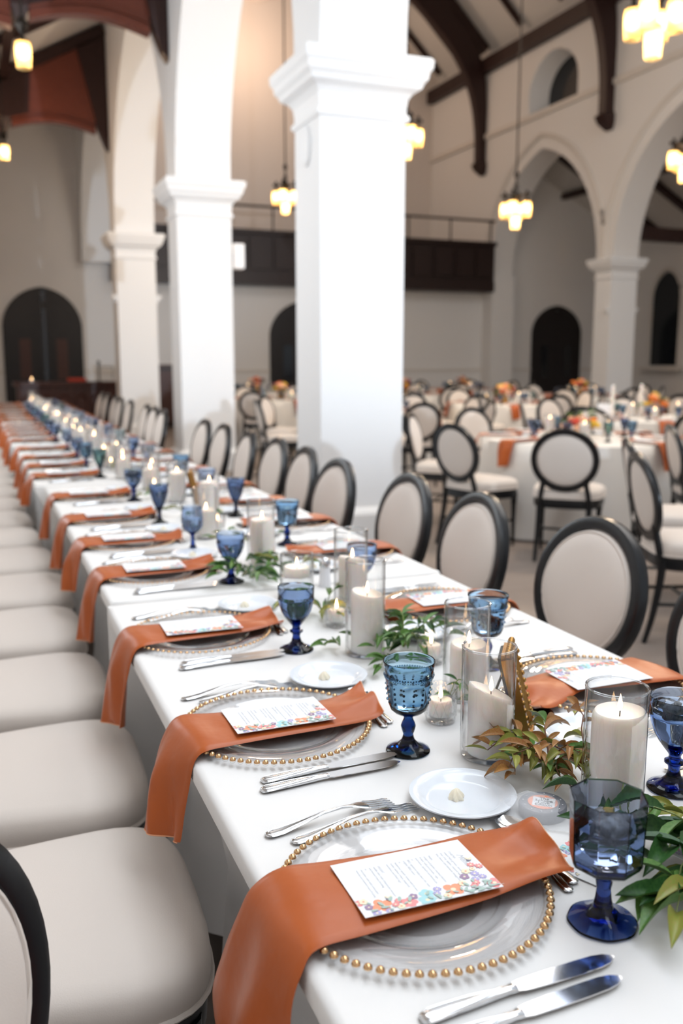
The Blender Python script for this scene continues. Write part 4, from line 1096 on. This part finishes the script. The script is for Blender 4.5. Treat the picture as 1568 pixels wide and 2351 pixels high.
GOB = [(g_oct, .644, .789, 'navy octagonal goblet half filled with ice water', .30), (g_teal, .641, 1.301, 'teal blue beaded goblet with embossed bowl', 0), (g_blue, .643, 1.883, 'blue panelled tulip goblet with iced water before the floating candle', 0),
       (g_dia, .672, 2.56, 'deep blue diamond patterned goblet beside the green garland', 0), (g_round, .661, 3.02, 'pale blue round bowl goblet on a thin stem', 0), (g_royal, .658, 3.607, 'royal blue flared goblet with dark stem', 0), (g_ice, .661, 4.257, 'misty blue panelled goblet beside the third tall candle', 0),
       (g_em, .624, 5.178, 'emerald flared goblet among the far candles', 0),
       (g_ice, .958, 1.026, 'large blue panelled goblet of iced water beside the glowing candle glass', .4), (g_sky, .985, 1.625, 'sky blue beaded goblet behind the tall candle glasses', 0), (g_dia, .965, 2.262, 'blue diamond goblet behind the pair of candle glasses', 0), (g_sky, 1.0, 3.02, 'light blue beaded goblet beside the frosted candle glass', 0), (g_royal, .99, 3.669, 'mid blue flared goblet beside the brass frame', 0)]
for gsrc, x, y, lab, rz in GOB: place(gsrc, (x, y, ZT), (0, 0, rz), lab, 'goblets')
far = [g_royal, g_ice, g_round, g_sky, g_em, g_blue, g_dia]
NM_G = {g_royal.name: 'royal blue flared goblet', g_ice.name: 'blue panelled goblet of iced water', g_round.name: 'pale blue round goblet', g_sky.name: 'sky blue beaded goblet', g_em.name: 'emerald flared goblet', g_blue.name: 'blue panelled tulip goblet', g_dia.name: 'blue diamond goblet'}
for k, y in enumerate(LY):
    if k >= 8 and k <= 18:
        s_ = far[(k * 3) % 7]; place(s_, (.63 + table_shift(y), y - .16, ZT), (0, 0, k), NM_G[s_.name] + ' at the far aisle side of the long table', 'far goblets')
for k, y in enumerate(RY):
    if 5 <= k <= 18:
        s_ = far[(k * 5 + 1) % 7]; place(s_, (.97 + table_shift(y), y + .17, ZT), (0, 0, k), NM_G[s_.name] + ' at the far column side of the long table', 'far goblets')

# =================================================================== CANDLES
def vase_me(r, h, name='clear_glass'):
    return MB().lathe([(0, .001), (r * .9, .001), (r * .985, .004), (r, .012), (r, h - .002), (r - .0012, h), (r - .0026, h - .002), (r - .0028, .016), (r * .82, .009), (0, .008)], 48).mesh('glass', name, angle=50)
VM = vase_me(.0445, .19); VT = vase_me(.0445, .215); VS = vase_me(.047, .125)
rim_me = MB().sweep([(.0434 * math.cos(2 * PI * j / 48), .0434 * math.sin(2 * PI * j / 48), 0) for j in range(48)], .0019, 8, loop=True).mesh('rim', 'rim_glass')
def wax_me(r, h, slant, seed):
    q = random.Random(seed); n = 36; rr = []; p = q.uniform(0, 6)
    def top(a): return h + slant * math.cos(a - p) + .0015 * math.sin(5 * a + p)
    for k, u in ((1, 0), (1.0, .3), (1.0, .7), (1.0, .93), (.97, .985)):
        rr.append([(r * k * math.cos(2 * PI * j / n), r * k * math.sin(2 * PI * j / n), .0 + top(2 * PI * j / n) * u) for j in range(n)])
    for k, d in ((.90, .001), (.80, -.002), (.6, -.006), (.3, -.008), (.05, -.008)):
        rr.append([(r * k * math.cos(2 * PI * j / n), r * k * math.sin(2 * PI * j / n), h + slant * math.cos(2 * PI * j / n - p) * k + d) for j in range(n)])
    return MB().rings(rr).mesh('wax', 'wax', angle=50)
wick_me = MB().sweep([(0, 0, -.006), (.0005, 0, .008)], .0009, 5).mesh('wick', 'wick')
flame_me = MB().lathe([(0, .004), (.0028, .007), (.0038, .011), (.0034, .016), (.002, .022), (.0008, .027), (0, .030)], 10).mesh('flame', 'flame')
fl_d = bpy.data.lights.new('flame_light', 'POINT'); fl_d.energy = 0.17; fl_d.color = (1.0, .66, .42); fl_d.shadow_soft_size = .0035
def candle(wm, h, x, y, z, label, group, lit=True, rz=0):
    t = thing('pillar_candle', label, 'candle', (x, y, z), (0, 0, rz), group)
    obj('wax', wm, t); obj('wick', wick_me, t, (0, 0, h - .005))
    if lit: obj('flame', flame_me, t, (0, 0, h - .004))
    if lit and math.hypot(x, y) < 3.2: obj('flame_light', fl_d, t, (0, 0, h + .008))
    return t
WX = [wax_me(.0372, .104, .016, 1), wax_me(.0385, .145, .002, 2), wax_me(.0365, .132, .007, 3), wax_me(.036, .10, .003, 4)]
WH = [.104, .145, .132, .10]
def vase(x, y, me, label, group='candle glasses', h=.19):
    t = thing('candle_glass', label, 'vase', (x, y, ZT), (0, 0, 0), group)
    obj('glass', me, t); obj('rim', rim_me, t, (0, 0, h - .001))
    return t
VL = [(.755, 1.237, 0, 2.2, 'with the slanted melted candle', 1.0, VM), (.827, 1.006, 1, 0, 'with the tall glowing candle behind the octagonal goblet', 1, VM), (.778, 1.803, 2, 1.0, 'with the domed candle beside the green leaves', 1, VT), (.855, 1.485, 3, 0, 'behind the slanted candle', 1, VM),
      (.885, 2.148, 2, 2, 'before the blue diamond goblet', 1, VT), (.816, 2.728, 1, 1, 'with the tall white candle rising from the garland', 1, VT), (.76, 3.25, 3, 1, 'with the short rosy candle', 1, VM), (.873, 3.663, 1, 1, 'beside the mid blue flared goblet', 1, VM), (.84, 4.15, 2, 0, 'near the brass frame', 1, VM)]
for x, y, i, rz, d, lit, me in VL:
    vase(x, y, me, 'clear glass cylinder ' + d, h=.215 if me is VT else .19)
    candle(WX[i], WH[i], x + .003, y - .004, ZT + .009, 'ivory pillar candle inside the glass cylinder ' + d, 'pillar candles', True, rz)
q = random.Random(11)
yy = 4.6; nfc = 0
while yy < 14.4:
    x = .79 + q.uniform(-.07, .08) + table_shift(yy); i = q.randrange(4)
    vase(x, yy, VM if q.random() < .6 else VT, ORD[nfc] + ' clear candle cylinder beyond the brass frame by the mid blue goblet', 'far candle glasses')
    candle(WX[i], WH[i], x, yy, ZT + .009, 'lit candle in the ' + ORD[nfc] + ' cylinder beyond the brass frame by the mid blue goblet', 'far candles', True, q.uniform(0, 6))
    yy += q.uniform(.22, .36); nfc += 1
# short glass with a floating candle
t = vase(.795, 2.319, VS, 'short wide glass cylinder holding a floating candle', h=.125)
candle(wax_me(.036, .026, .001, 9), .026, .795, 2.319, ZT + .062, 'round floating candle in the short wide glass', 'pillar candles')
obj('water', MB().lathe([(0, .009), (.0435, .009), (.0435, .062), (0, .062)], 36).mesh('water', 'water', angle=50), t)
# votives in cut glass
vot_me = MB().lathe([(0, .001), (.024, .001), (.027, .004), (.0285, .012), (.030, .035), (.0305, .066), (.0298, .068), (.029, .066), (.0278, .035), (.0262, .016), (.02, .012), (0, .0115)], 40).mesh('glass', 'cut_glass', angle=50)
votw = wax_me(.0205, .030, .001, 5)
cuts = MB()
for k in range(12):
    a = 2 * PI * k / 12
    for sgn in (-1, 1):
        cuts.sweep([((.0292 + .0012 * u) * math.cos(a + sgn * .45 * u), (.0292 + .0012 * u) * math.sin(a + sgn * .45 * u), .012 + .036 * u) for u in (0, .25, .5, .75, 1)], .0007, 4)
cut_me = cuts.mesh('cut_lines', 'clear_glass')
for x, y, d in ((.752, 1.395, 'beside the teal beaded goblet'), (.797, 2.025, 'among the green leaves'), (.885, 1.69, 'behind the slanted candle glass'), (.835, 3.37, 'near the pale round goblet'), (.80, 4.5, 'between the far candle glasses'), (.74, 5.6, 'near the emerald goblet')):
    t = thing('votive_glass', 'diamond cut glass votive holder ' + d, 'votive', (x, y, ZT), (0, 0, 0), 'votive glasses')
    obj('glass', vot_me, t); tag(obj('cut_lines', cut_me, t), kind='stuff')
    t = thing('votive_candle', 'small lit votive candle ' + d, 'candle', (x, y, ZT + .0125), (0, 0, 0), 'votive candles')
    obj('wax', votw, t); obj('wick', wick_me, t, (0, 0, .026)); obj('flame', flame_me, t, (0, 0, .027))
    if y < 2.2: obj('flame_light', fl_d, t, (0, 0, .039))

# =================================================================== BRASS TABLE FRAMES, SALT, TIN, CARDS
def table_frame(x, y, rz, label):
    t = thing('table_number_frame', label, 'frame', (x, y, ZT + .001), (0, 0, rz), 'brass frames')
    ti = R(-14)
    W2, H2 = .037, .155
    def fp(a, h, d): return (a, d * math.cos(ti) - h * math.sin(ti) * -1 * -1, h * math.cos(ti) + d * 0 + .004)
    mb = MB()
    for s in (-1, 1): mb.bar(fp(s * W2, 0, 0), fp(s * W2, H2, 0), .012, .020)
    mb.bar(fp(-W2, H2, 0), fp(W2, H2, 0), .020, .012); mb.bar(fp(-W2, .008, 0), fp(W2, .008, 0), .020, .012)
    fr = obj('frame', mb.mesh('frame', 'brass', smooth=False), t)
    orn = MB()
    for s in (-1, 1):
        for k in range(11): orn.sphere(fp(s * (W2 + .002), .012 + k * .0135, -.011), .0045, 7, 5)
    for k in range(8): orn.sphere(fp(-W2 + .003 + k * .0125, H2 + .006, -.003), .0065, 7, 5)
    tag(obj('ornament', orn.mesh('ornament', 'brass'), fr), kind='stuff')
    a, b2, c, d = fp(-W2, .004, .008), fp(W2, .004, .008), fp(W2, H2, .008), fp(-W2, H2, .008)
    obj('backing', MB().bar(fp(0, .004, .0135), fp(0, H2, .0135), 2 * W2, .006).mesh('backing', 'black_backing', smooth=False), t)
    obj('number_card', MB().bar(fp(0, .01, -.002), fp(0, H2 - .006, -.002), 2 * W2 - .012, .001).mesh('number_card', 'paper', smooth=False), t)
    obj('easel_leg', MB().bar((0, .085, .003), fp(0, .12, .017), .03, .003).mesh('easel_leg', 'black_backing', smooth=False), t)
table_frame(.852, 1.262, R(54), 'brass beaded table number frame seen edge on beside the slanted candle glass')
table_frame(.90, 3.95, R(76), 'brass table number frame seen edge on beside the mid blue goblet')
t = thing('salt_shaker', 'small glass salt shaker with a metal cap beside the candle glasses', 'shaker', (.912, 2.41, ZT))
obj('body', MB().lathe([(0, 0), (.018, 0), (.019, .004), (.0165, .035), (.0155, .06), (0, .06)], 10).mesh('body', 'white_plastic', angle=30), t)
obj('cap', MB().lathe([(.016, .058), (.0165, .07), (.014, .080), (.008, .085), (0, .086)], 16).mesh('cap', 'silver'), t)
# round tin favour inside an organza bag
t = thing('favour_tin', 'round dark favour tin with a printed peach label beside the bread plate', 'tin', (.728, 1.035, ZT + .001), (0, 0, R(-38)))
obj('body', MB().lathe([(0, 0), (.0335, 0), (.0345, .002), (.0345, .014), (.033, .0165), (0, .0168)], 40).mesh('body', 'tin_grey'), t)
obj('label_disc', MB().lathe([(0, .0169), (.0215, .0169), (.0215, .0172), (0, .0172)], 32).mesh('label_disc', 'print_poppy'), t)
obj('label_panel', MB().box(-.0145, -.0135, .0172, .0175, .0135, .0174).mesh('label_panel', 'paper', smooth=False), t)
obj('printed_words', text_mesh('The\nSchupe\nLove\nEdition', .0088, 'black_backing', 'CENTER', .72), t, (.0015, .0068, .0176))
dots = MB()
for k in range(12): dots.lathe([(0, .0169), (.0011, .0169), (.0011, .0172), (0, .0172)], 8, None, None, .028 * math.cos(k * PI / 6), .028 * math.sin(k * PI / 6), 0)
tag(obj('printed_dots', dots.mesh('printed_dots', 'white_plastic'), t), kind='stuff')
def bag_mesh():
    mb = MB(); n = 14; rows = []
    q = random.Random(2)
    for sg in (1, -1):
        g_ = []
        for i in range(n):
            row = []
            for j in range(n):
                u, v = i / (n - 1) * 2 - 1, j / (n - 1) * 2 - 1
                r = math.hypot(u * .062, v * .045)
                z = (.0195 if r < .036 else max(.003, .0195 - (r - .036) * .95)) + .0015 * math.sin(u * 9 + v * 5)
                row.append((u * .062 * (1 - .05 * v * v), v * .045 * (1 - .12 * max(0, -u)), z if sg > 0 else .0008))
            g_.append(row)
        vs = [p for r_ in g_ for p in r_]
        fs = [(i * n + j, i * n + j + 1, (i + 1) * n + j + 1, (i + 1) * n + j) for i in range(n - 1) for j in range(n - 1)]
        if sg > 0: mb.add(vs, fs)
    return mb.mesh('organza_bag', 'organza')
tag(obj('organza_bag', bag_mesh(), None, (.715, 1.037, ZT), (0, 0, R(-38))), 'sheer white organza bag wrapped around the favour tin', 'bag')
def small_card(x, y, rz, label, z=.0):
    t = thing('floral_card', label, 'card', (x, y, ZT + .002 + z), (0, 0, rz))
    t.scale = (.55, .75, 1)
    obj('card', card_me, t); obj('printed_flowers', flow_me, t)
small_card(.712, .905, R(205), 'small floral place card tucked behind the rust napkin beside the octagonal goblet')
small_card(.86, .84, R(190), 'small floral place card half hidden by the dark green leaves', .012)

# =================================================================== GREENERY
def leaf_me(mat, wd, L=1.0, bend=.18, fold=.10):
    mb = MB(); n = 7; rows = []
    for i in range(n):
        u = i / (n - 1); w_ = wd * (math.sin(PI * min(1, u * .93 + .04)) ** .85) * (1 - .25 * u) if 0 < i < n - 1 else .004
        z = -bend * u * u + .04 * math.sin(u * PI)
        rows.append([(u * L, -w_, z + fold * w_ * 2), (u * L, -w_ * .5, z + fold * w_ * .7), (u * L, 0, z), (u * L, w_ * .5, z + fold * w_ * .7), (u * L, w_, z + fold * w_ * 2)])
    vs = [p for r_ in rows for p in r_]; m = 5
    fs = [(i * m + j, i * m + j + 1, (i + 1) * m + j + 1, (i + 1) * m + j) for i in range(n - 1) for j in range(m - 1)]
    vs2 = [(a, b_, c - .006) for a, b_, c in vs]; o = len(vs)
    fs2 = [tuple(reversed([i + o for i in f])) for f in fs]
    mb.add(vs + vs2, fs + fs2)
    return mb.mesh('leaf', mat, angle=80)
LEAF = {m: [leaf_me(m, w_, 1, b_, f_) for w_, b_, f_ in ((.17, .15, .5), (.2, .3, .6), (.15, .05, .4))] for m in ('leaf_dark', 'leaf_green', 'leaf_lime', 'leaf_rust')}
def sprig(x, y, z, label, group, mats, n_leaf, size, spread, seed, heading=None, rise=.03, stems=3, stemmat='stem_green', droop=1.0):
    """stems radiating from one spot with leaves growing along them"""
    q = random.Random(seed)
    t = thing('greenery_sprig', label, 'foliage', (x, y, ZT + z), (0, 0, 0), group)
    sm = MB(); spots = []
    for k in range(stems):
        a = (heading if heading is not None else q.uniform(0, 2 * PI)) + (q.uniform(-.9, .9) if heading is not None else k * 2.1)
        L = spread * q.uniform(.75, 1.1); h = rise * q.uniform(.6, 1.3)
        pts = []
        for i in range(7):
            u = i / 6; aa = a + q.uniform(-.12, .12)
            pts.append((L * u * math.cos(aa), L * u * math.sin(aa), .004 + h * math.sin(u * PI * .8)))
        sm.sweep(pts, [.0016 * (1 - .5 * i / 6) for i in range(7)], 5)
        for i in range(n_leaf // stems):
            u = .12 + .88 * i / max(1, n_leaf // stems - 1)
            f = u * 6; i0 = min(5, int(f)); p = Vector(pts[i0]).lerp(Vector(pts[i0 + 1]), f - i0)
            spots.append((p, a + (1 if i % 2 else -1) * q.uniform(.45, 1.1) * (1 if u < .95 else .2)))
    obj('stem', sm.mesh('stem', stemmat), t)
    for p, a in spots:
        m = q.choice(mats); s = size * q.uniform(.7, 1.15)
        li = q.randrange(3); zb = max(p.z, .004)
        need = max(q.uniform(-.15, .45), (.11, .26, .02)[li] + .10 - (zb + z - .004) / s)
        obj('leaf', LEAF[m][li], t, (p.x, p.y, zb), (q.uniform(-.5, .5), -math.asin(max(-.5, min(.8, need))), a), s)
    return t
SPG = 'garland greenery along the long table'
sprig(.812, 1.145, .004, 'rust tipped nandina sprig beside the slanted candle glass', SPG, ['leaf_rust', 'leaf_lime', 'leaf_lime', 'leaf_rust', 'leaf_rust', 'leaf_green'], 96, .045, .095, 21, None, .05, 8, 'stem_brown')
sprig(.845, 1.10, .012, 'rust tipped nandina stem leaning over the bread plate near the tall glowing candle', SPG, ['leaf_rust', 'leaf_lime'], 14, .040, .12, 22, 1.75, .07, 2, 'stem_brown')
sprig(.825, .985, .002, 'dark green broad leaved sprig beside the favour tin', SPG, ['leaf_dark', 'leaf_dark', 'leaf_green'], 8, .058, .075, 23, 3.3, .05, 3)
sprig(.80, .775, .003, 'deep green broad leaves lying right of the octagonal goblet', SPG, ['leaf_dark', 'leaf_dark', 'leaf_dark', 'leaf_green'], 14, .08, .09, 28, 3.9, .03, 4)
sprig(.86, .84, .004, 'large dark green leafy branch behind the octagonal goblet', SPG, ['leaf_dark', 'leaf_dark', 'leaf_green', 'leaf_dark'], 26, .085, .13, 24, None, .055, 5)
sprig(.80, .80, .004, 'light green leafy stem trailing towards the octagonal goblet', SPG, ['leaf_green', 'leaf_lime', 'leaf_green'], 14, .055, .11, 25, 4.0, .035, 3)
sprig(.88, .92, .02, 'yellowing leafy stem under the large blue panelled goblet', SPG, ['leaf_green', 'leaf_lime'], 12, .055, .12, 26, 3.6, .05, 3)
sprig(.90, .74, .004, 'glossy dark leaves at the near end of the garland', SPG, ['leaf_dark', 'leaf_green'], 16, .08, .14, 27, 3.6, .04, 4)
sprig(.868, 1.79, .004, 'bright green jasmine sprig beside the domed candle', SPG, ['leaf_green', 'leaf_green', 'leaf_dark'], 72, .048, .10, 31, None, .06, 8)
sprig(.80, 1.70, .004, 'bright green leaves in front of the domed candle glass', SPG, ['leaf_green'], 14, .046, .08, 32, 4.6, .025, 3)
sprig(.74, 1.86, .002, 'single leafy twig left of the domed candle glass', SPG, ['leaf_green'], 4, .045, .05, 33, 3.4, .015, 1)
sprig(.80, 2.12, .003, 'pale green leaves behind the small votive', SPG, ['leaf_green', 'leaf_lime'], 24, .055, .10, 34, None, .05, 4)
sprig(.735, 2.55, .004, 'green broad leaves trailing from the tall white candle', SPG, ['leaf_green', 'leaf_dark', 'leaf_green'], 40, .066, .12, 35, None, .05, 5)
sprig(.84, 2.56, .004, 'green leaves between the tall candle and the floating candle', SPG, ['leaf_green', 'leaf_lime'], 20, .05, .10, 36, None, .04, 4)
sprig(.83, 1.40, .003, 'few green leaves behind the cut glass votive', SPG, ['leaf_green', 'leaf_dark'], 8, .034, .06, 37, 2.6, .05, 2)
for k in range(16):
    y = 3.1 + .62 * k
    sprig(.80 + rnd.uniform(-.05, .07) + table_shift(y), y, .004, ORD[k] + ' leafy garland piece beyond the green leaves by the floating candle', 'far garland greenery', ['leaf_green', 'leaf_lime'], 15, .05, .11, 40 + k, None, .045, 4)

# =================================================================== ROUND TABLE SETTINGS AND FLOWERS
plate_me = MB().lathe([(0, .006), (.07, .006), (.085, .009), (.105, .018), (.107, .018), (.09, .006), (.07, 0), (0, 0)], 36).mesh('dinner_plate', 'porcelain')
far2 = [g_royal, g_em, g_sky, g_dia, g_ice]
bm = {}
for c in ('orange', 'peach', 'red', 'yellow', 'wine'):
    mb = MB()
    for k in range(7):
        a = k * 2.4; r = .012 + .0045 * k
        mb.sphere((r * math.cos(a) * .8, r * math.sin(a) * .8, -.002 * k), .016 + .001 * k, 7, 5, sz=.8)
    bm[c] = mb.mesh('bloom', 'bloom_' + c)
vase2 = MB().lathe([(0, 0), (.05, 0), (.065, .03), (.06, .08), (.045, .11), (.05, .13), (.045, .13), (.04, .11), (0, .1)], 20).mesh('vase', 'brass')
for i, ((cx, cy), angs) in enumerate(RT):
    q = random.Random(100 + i)
    for k in range(8):
        a = 2 * PI * k / 8 + .2 * i + .2
        if i in (1, 11) and k % 2: continue
        x, y = cx + .672 * math.cos(a), cy + .672 * math.sin(a)
        nk = thing('napkin', 'folded rust satin napkin on the round table ' + RTL[i], 'napkin', (x, y, ZT - .001), (0, 0, a + PI), 'round table napkins')
        obj('fold', NM['plain'][0], nk); obj('outer_hem', NM['plain'][2], nk)
        place(card_far, (x, y, ZT + .0275), (0, 0, a + PI), 'white floral menu card on the round table ' + RTL[i], 'round table menu cards')
        if k % 2 == 0: tag(obj('bread_plate', bp_me, None, (cx + .50 * math.cos(a + .38), cy + .50 * math.sin(a + .38), ZT - .002)), 'small white plate on the round table ' + RTL[i], 'plate', 'round table plates')
        s_ = far2[(k + i) % 5]
        place(s_, (cx + .42 * math.cos(a - .3), cy + .42 * math.sin(a - .3), ZT - .002), (0, 0, a), NM_G[s_.name] + ' on the round table ' + RTL[i], 'round table goblets')
    for k in range(3):
        a = 2 * PI * k / 3 + i
        x, y = cx + .28 * math.cos(a), cy + .28 * math.sin(a)
        v_ = vase(x, y, VM, 'glass candle cylinder on the round table ' + RTL[i], 'round table candle glasses')
        candle(WX[(k + i) % 4], WH[(k + i) % 4], x, y, ZT + .009, 'lit ivory candle on the round table ' + RTL[i], 'round table candles')
    f = thing('flower_arrangement', 'orange and peach flower centrepiece on the round table ' + RTL[i], 'flowers', (cx, cy, ZT), (0, 0, 0), 'round table flowers')
    obj('vase', vase2, f)
    big = i not in (0, 1)
    for k in range(20):
        c = q.choice(['orange', 'peach', 'peach', 'red', 'yellow', 'wine'])
        a = q.uniform(0, 2 * PI); r = q.uniform(.0, .13); h = .13 + (.17 if big else .05) * q.uniform(.2, 1) - r * .3
        obj('bloom', bm[c], f, (r * math.cos(a), r * math.sin(a), h), (q.uniform(-.6, .6), q.uniform(-.6, .6), a), q.uniform(.8, 1.35))
    for k in range(14):
        a = q.uniform(0, 2 * PI); r = q.uniform(.04, .12)
        obj('leaf', q.choice(LEAF[q.choice(['leaf_green', 'leaf_dark'])]), f, (r * math.cos(a), r * math.sin(a), .13 + q.uniform(0, .08)), (0, q.uniform(-.7, .2), a), q.uniform(.07, .12))
# white tapers on the table near the far arcade
for k, (x, y) in enumerate(((6.55, 8.30), (7.10, 8.49))):
    t = thing('taper_candle', 'tall white taper candle on the round table in the middle of the nave', 'candle', (x, y, ZT), (0, 0, 0), 'white tapers')
    obj('wax', MB().lathe([(0, .02), (.022, .02), (.02, .36), (.008, .372), (0, .373)], 14).mesh('wax', 'wax'), t)
    obj('holder', MB().lathe([(0, 0), (.05, 0), (.045, .01), (.02, .02), (.026, .04), (.023, .04), (0, .03)], 16).mesh('holder', 'clear_glass'), t)
    obj('wick', wick_me, t, (0, 0, .375))
t = thing('tent_card', 'white folded tent card standing on the round table in mid nave', 'card', (6.74, 8.68, ZT), (0, 0, R(-40)))
for sg in (-1, 1): obj('leaf', MB().bar((0, sg * .045, 0), (0, sg * .002, .15), .16, .002).mesh('leaf', 'paper', smooth=False), t)
# small flames on the bar and the cabinet
for x, y, z, d in ((1.02, 18.35, .99, 'on the bar counter'), (3.42, 19.35, 1.31, 'on the tall dark cabinet')):
    t = thing('votive_candle', 'small lit votive candle ' + d, 'candle', (x, y, z), (0, 0, 0)); t.scale = (1.6, 1.6, 1.6)
    obj('wax', votw, t); obj('wick', wick_me, t, (0, 0, .026)); obj('flame', flame_me, t, (0, 0, .027))
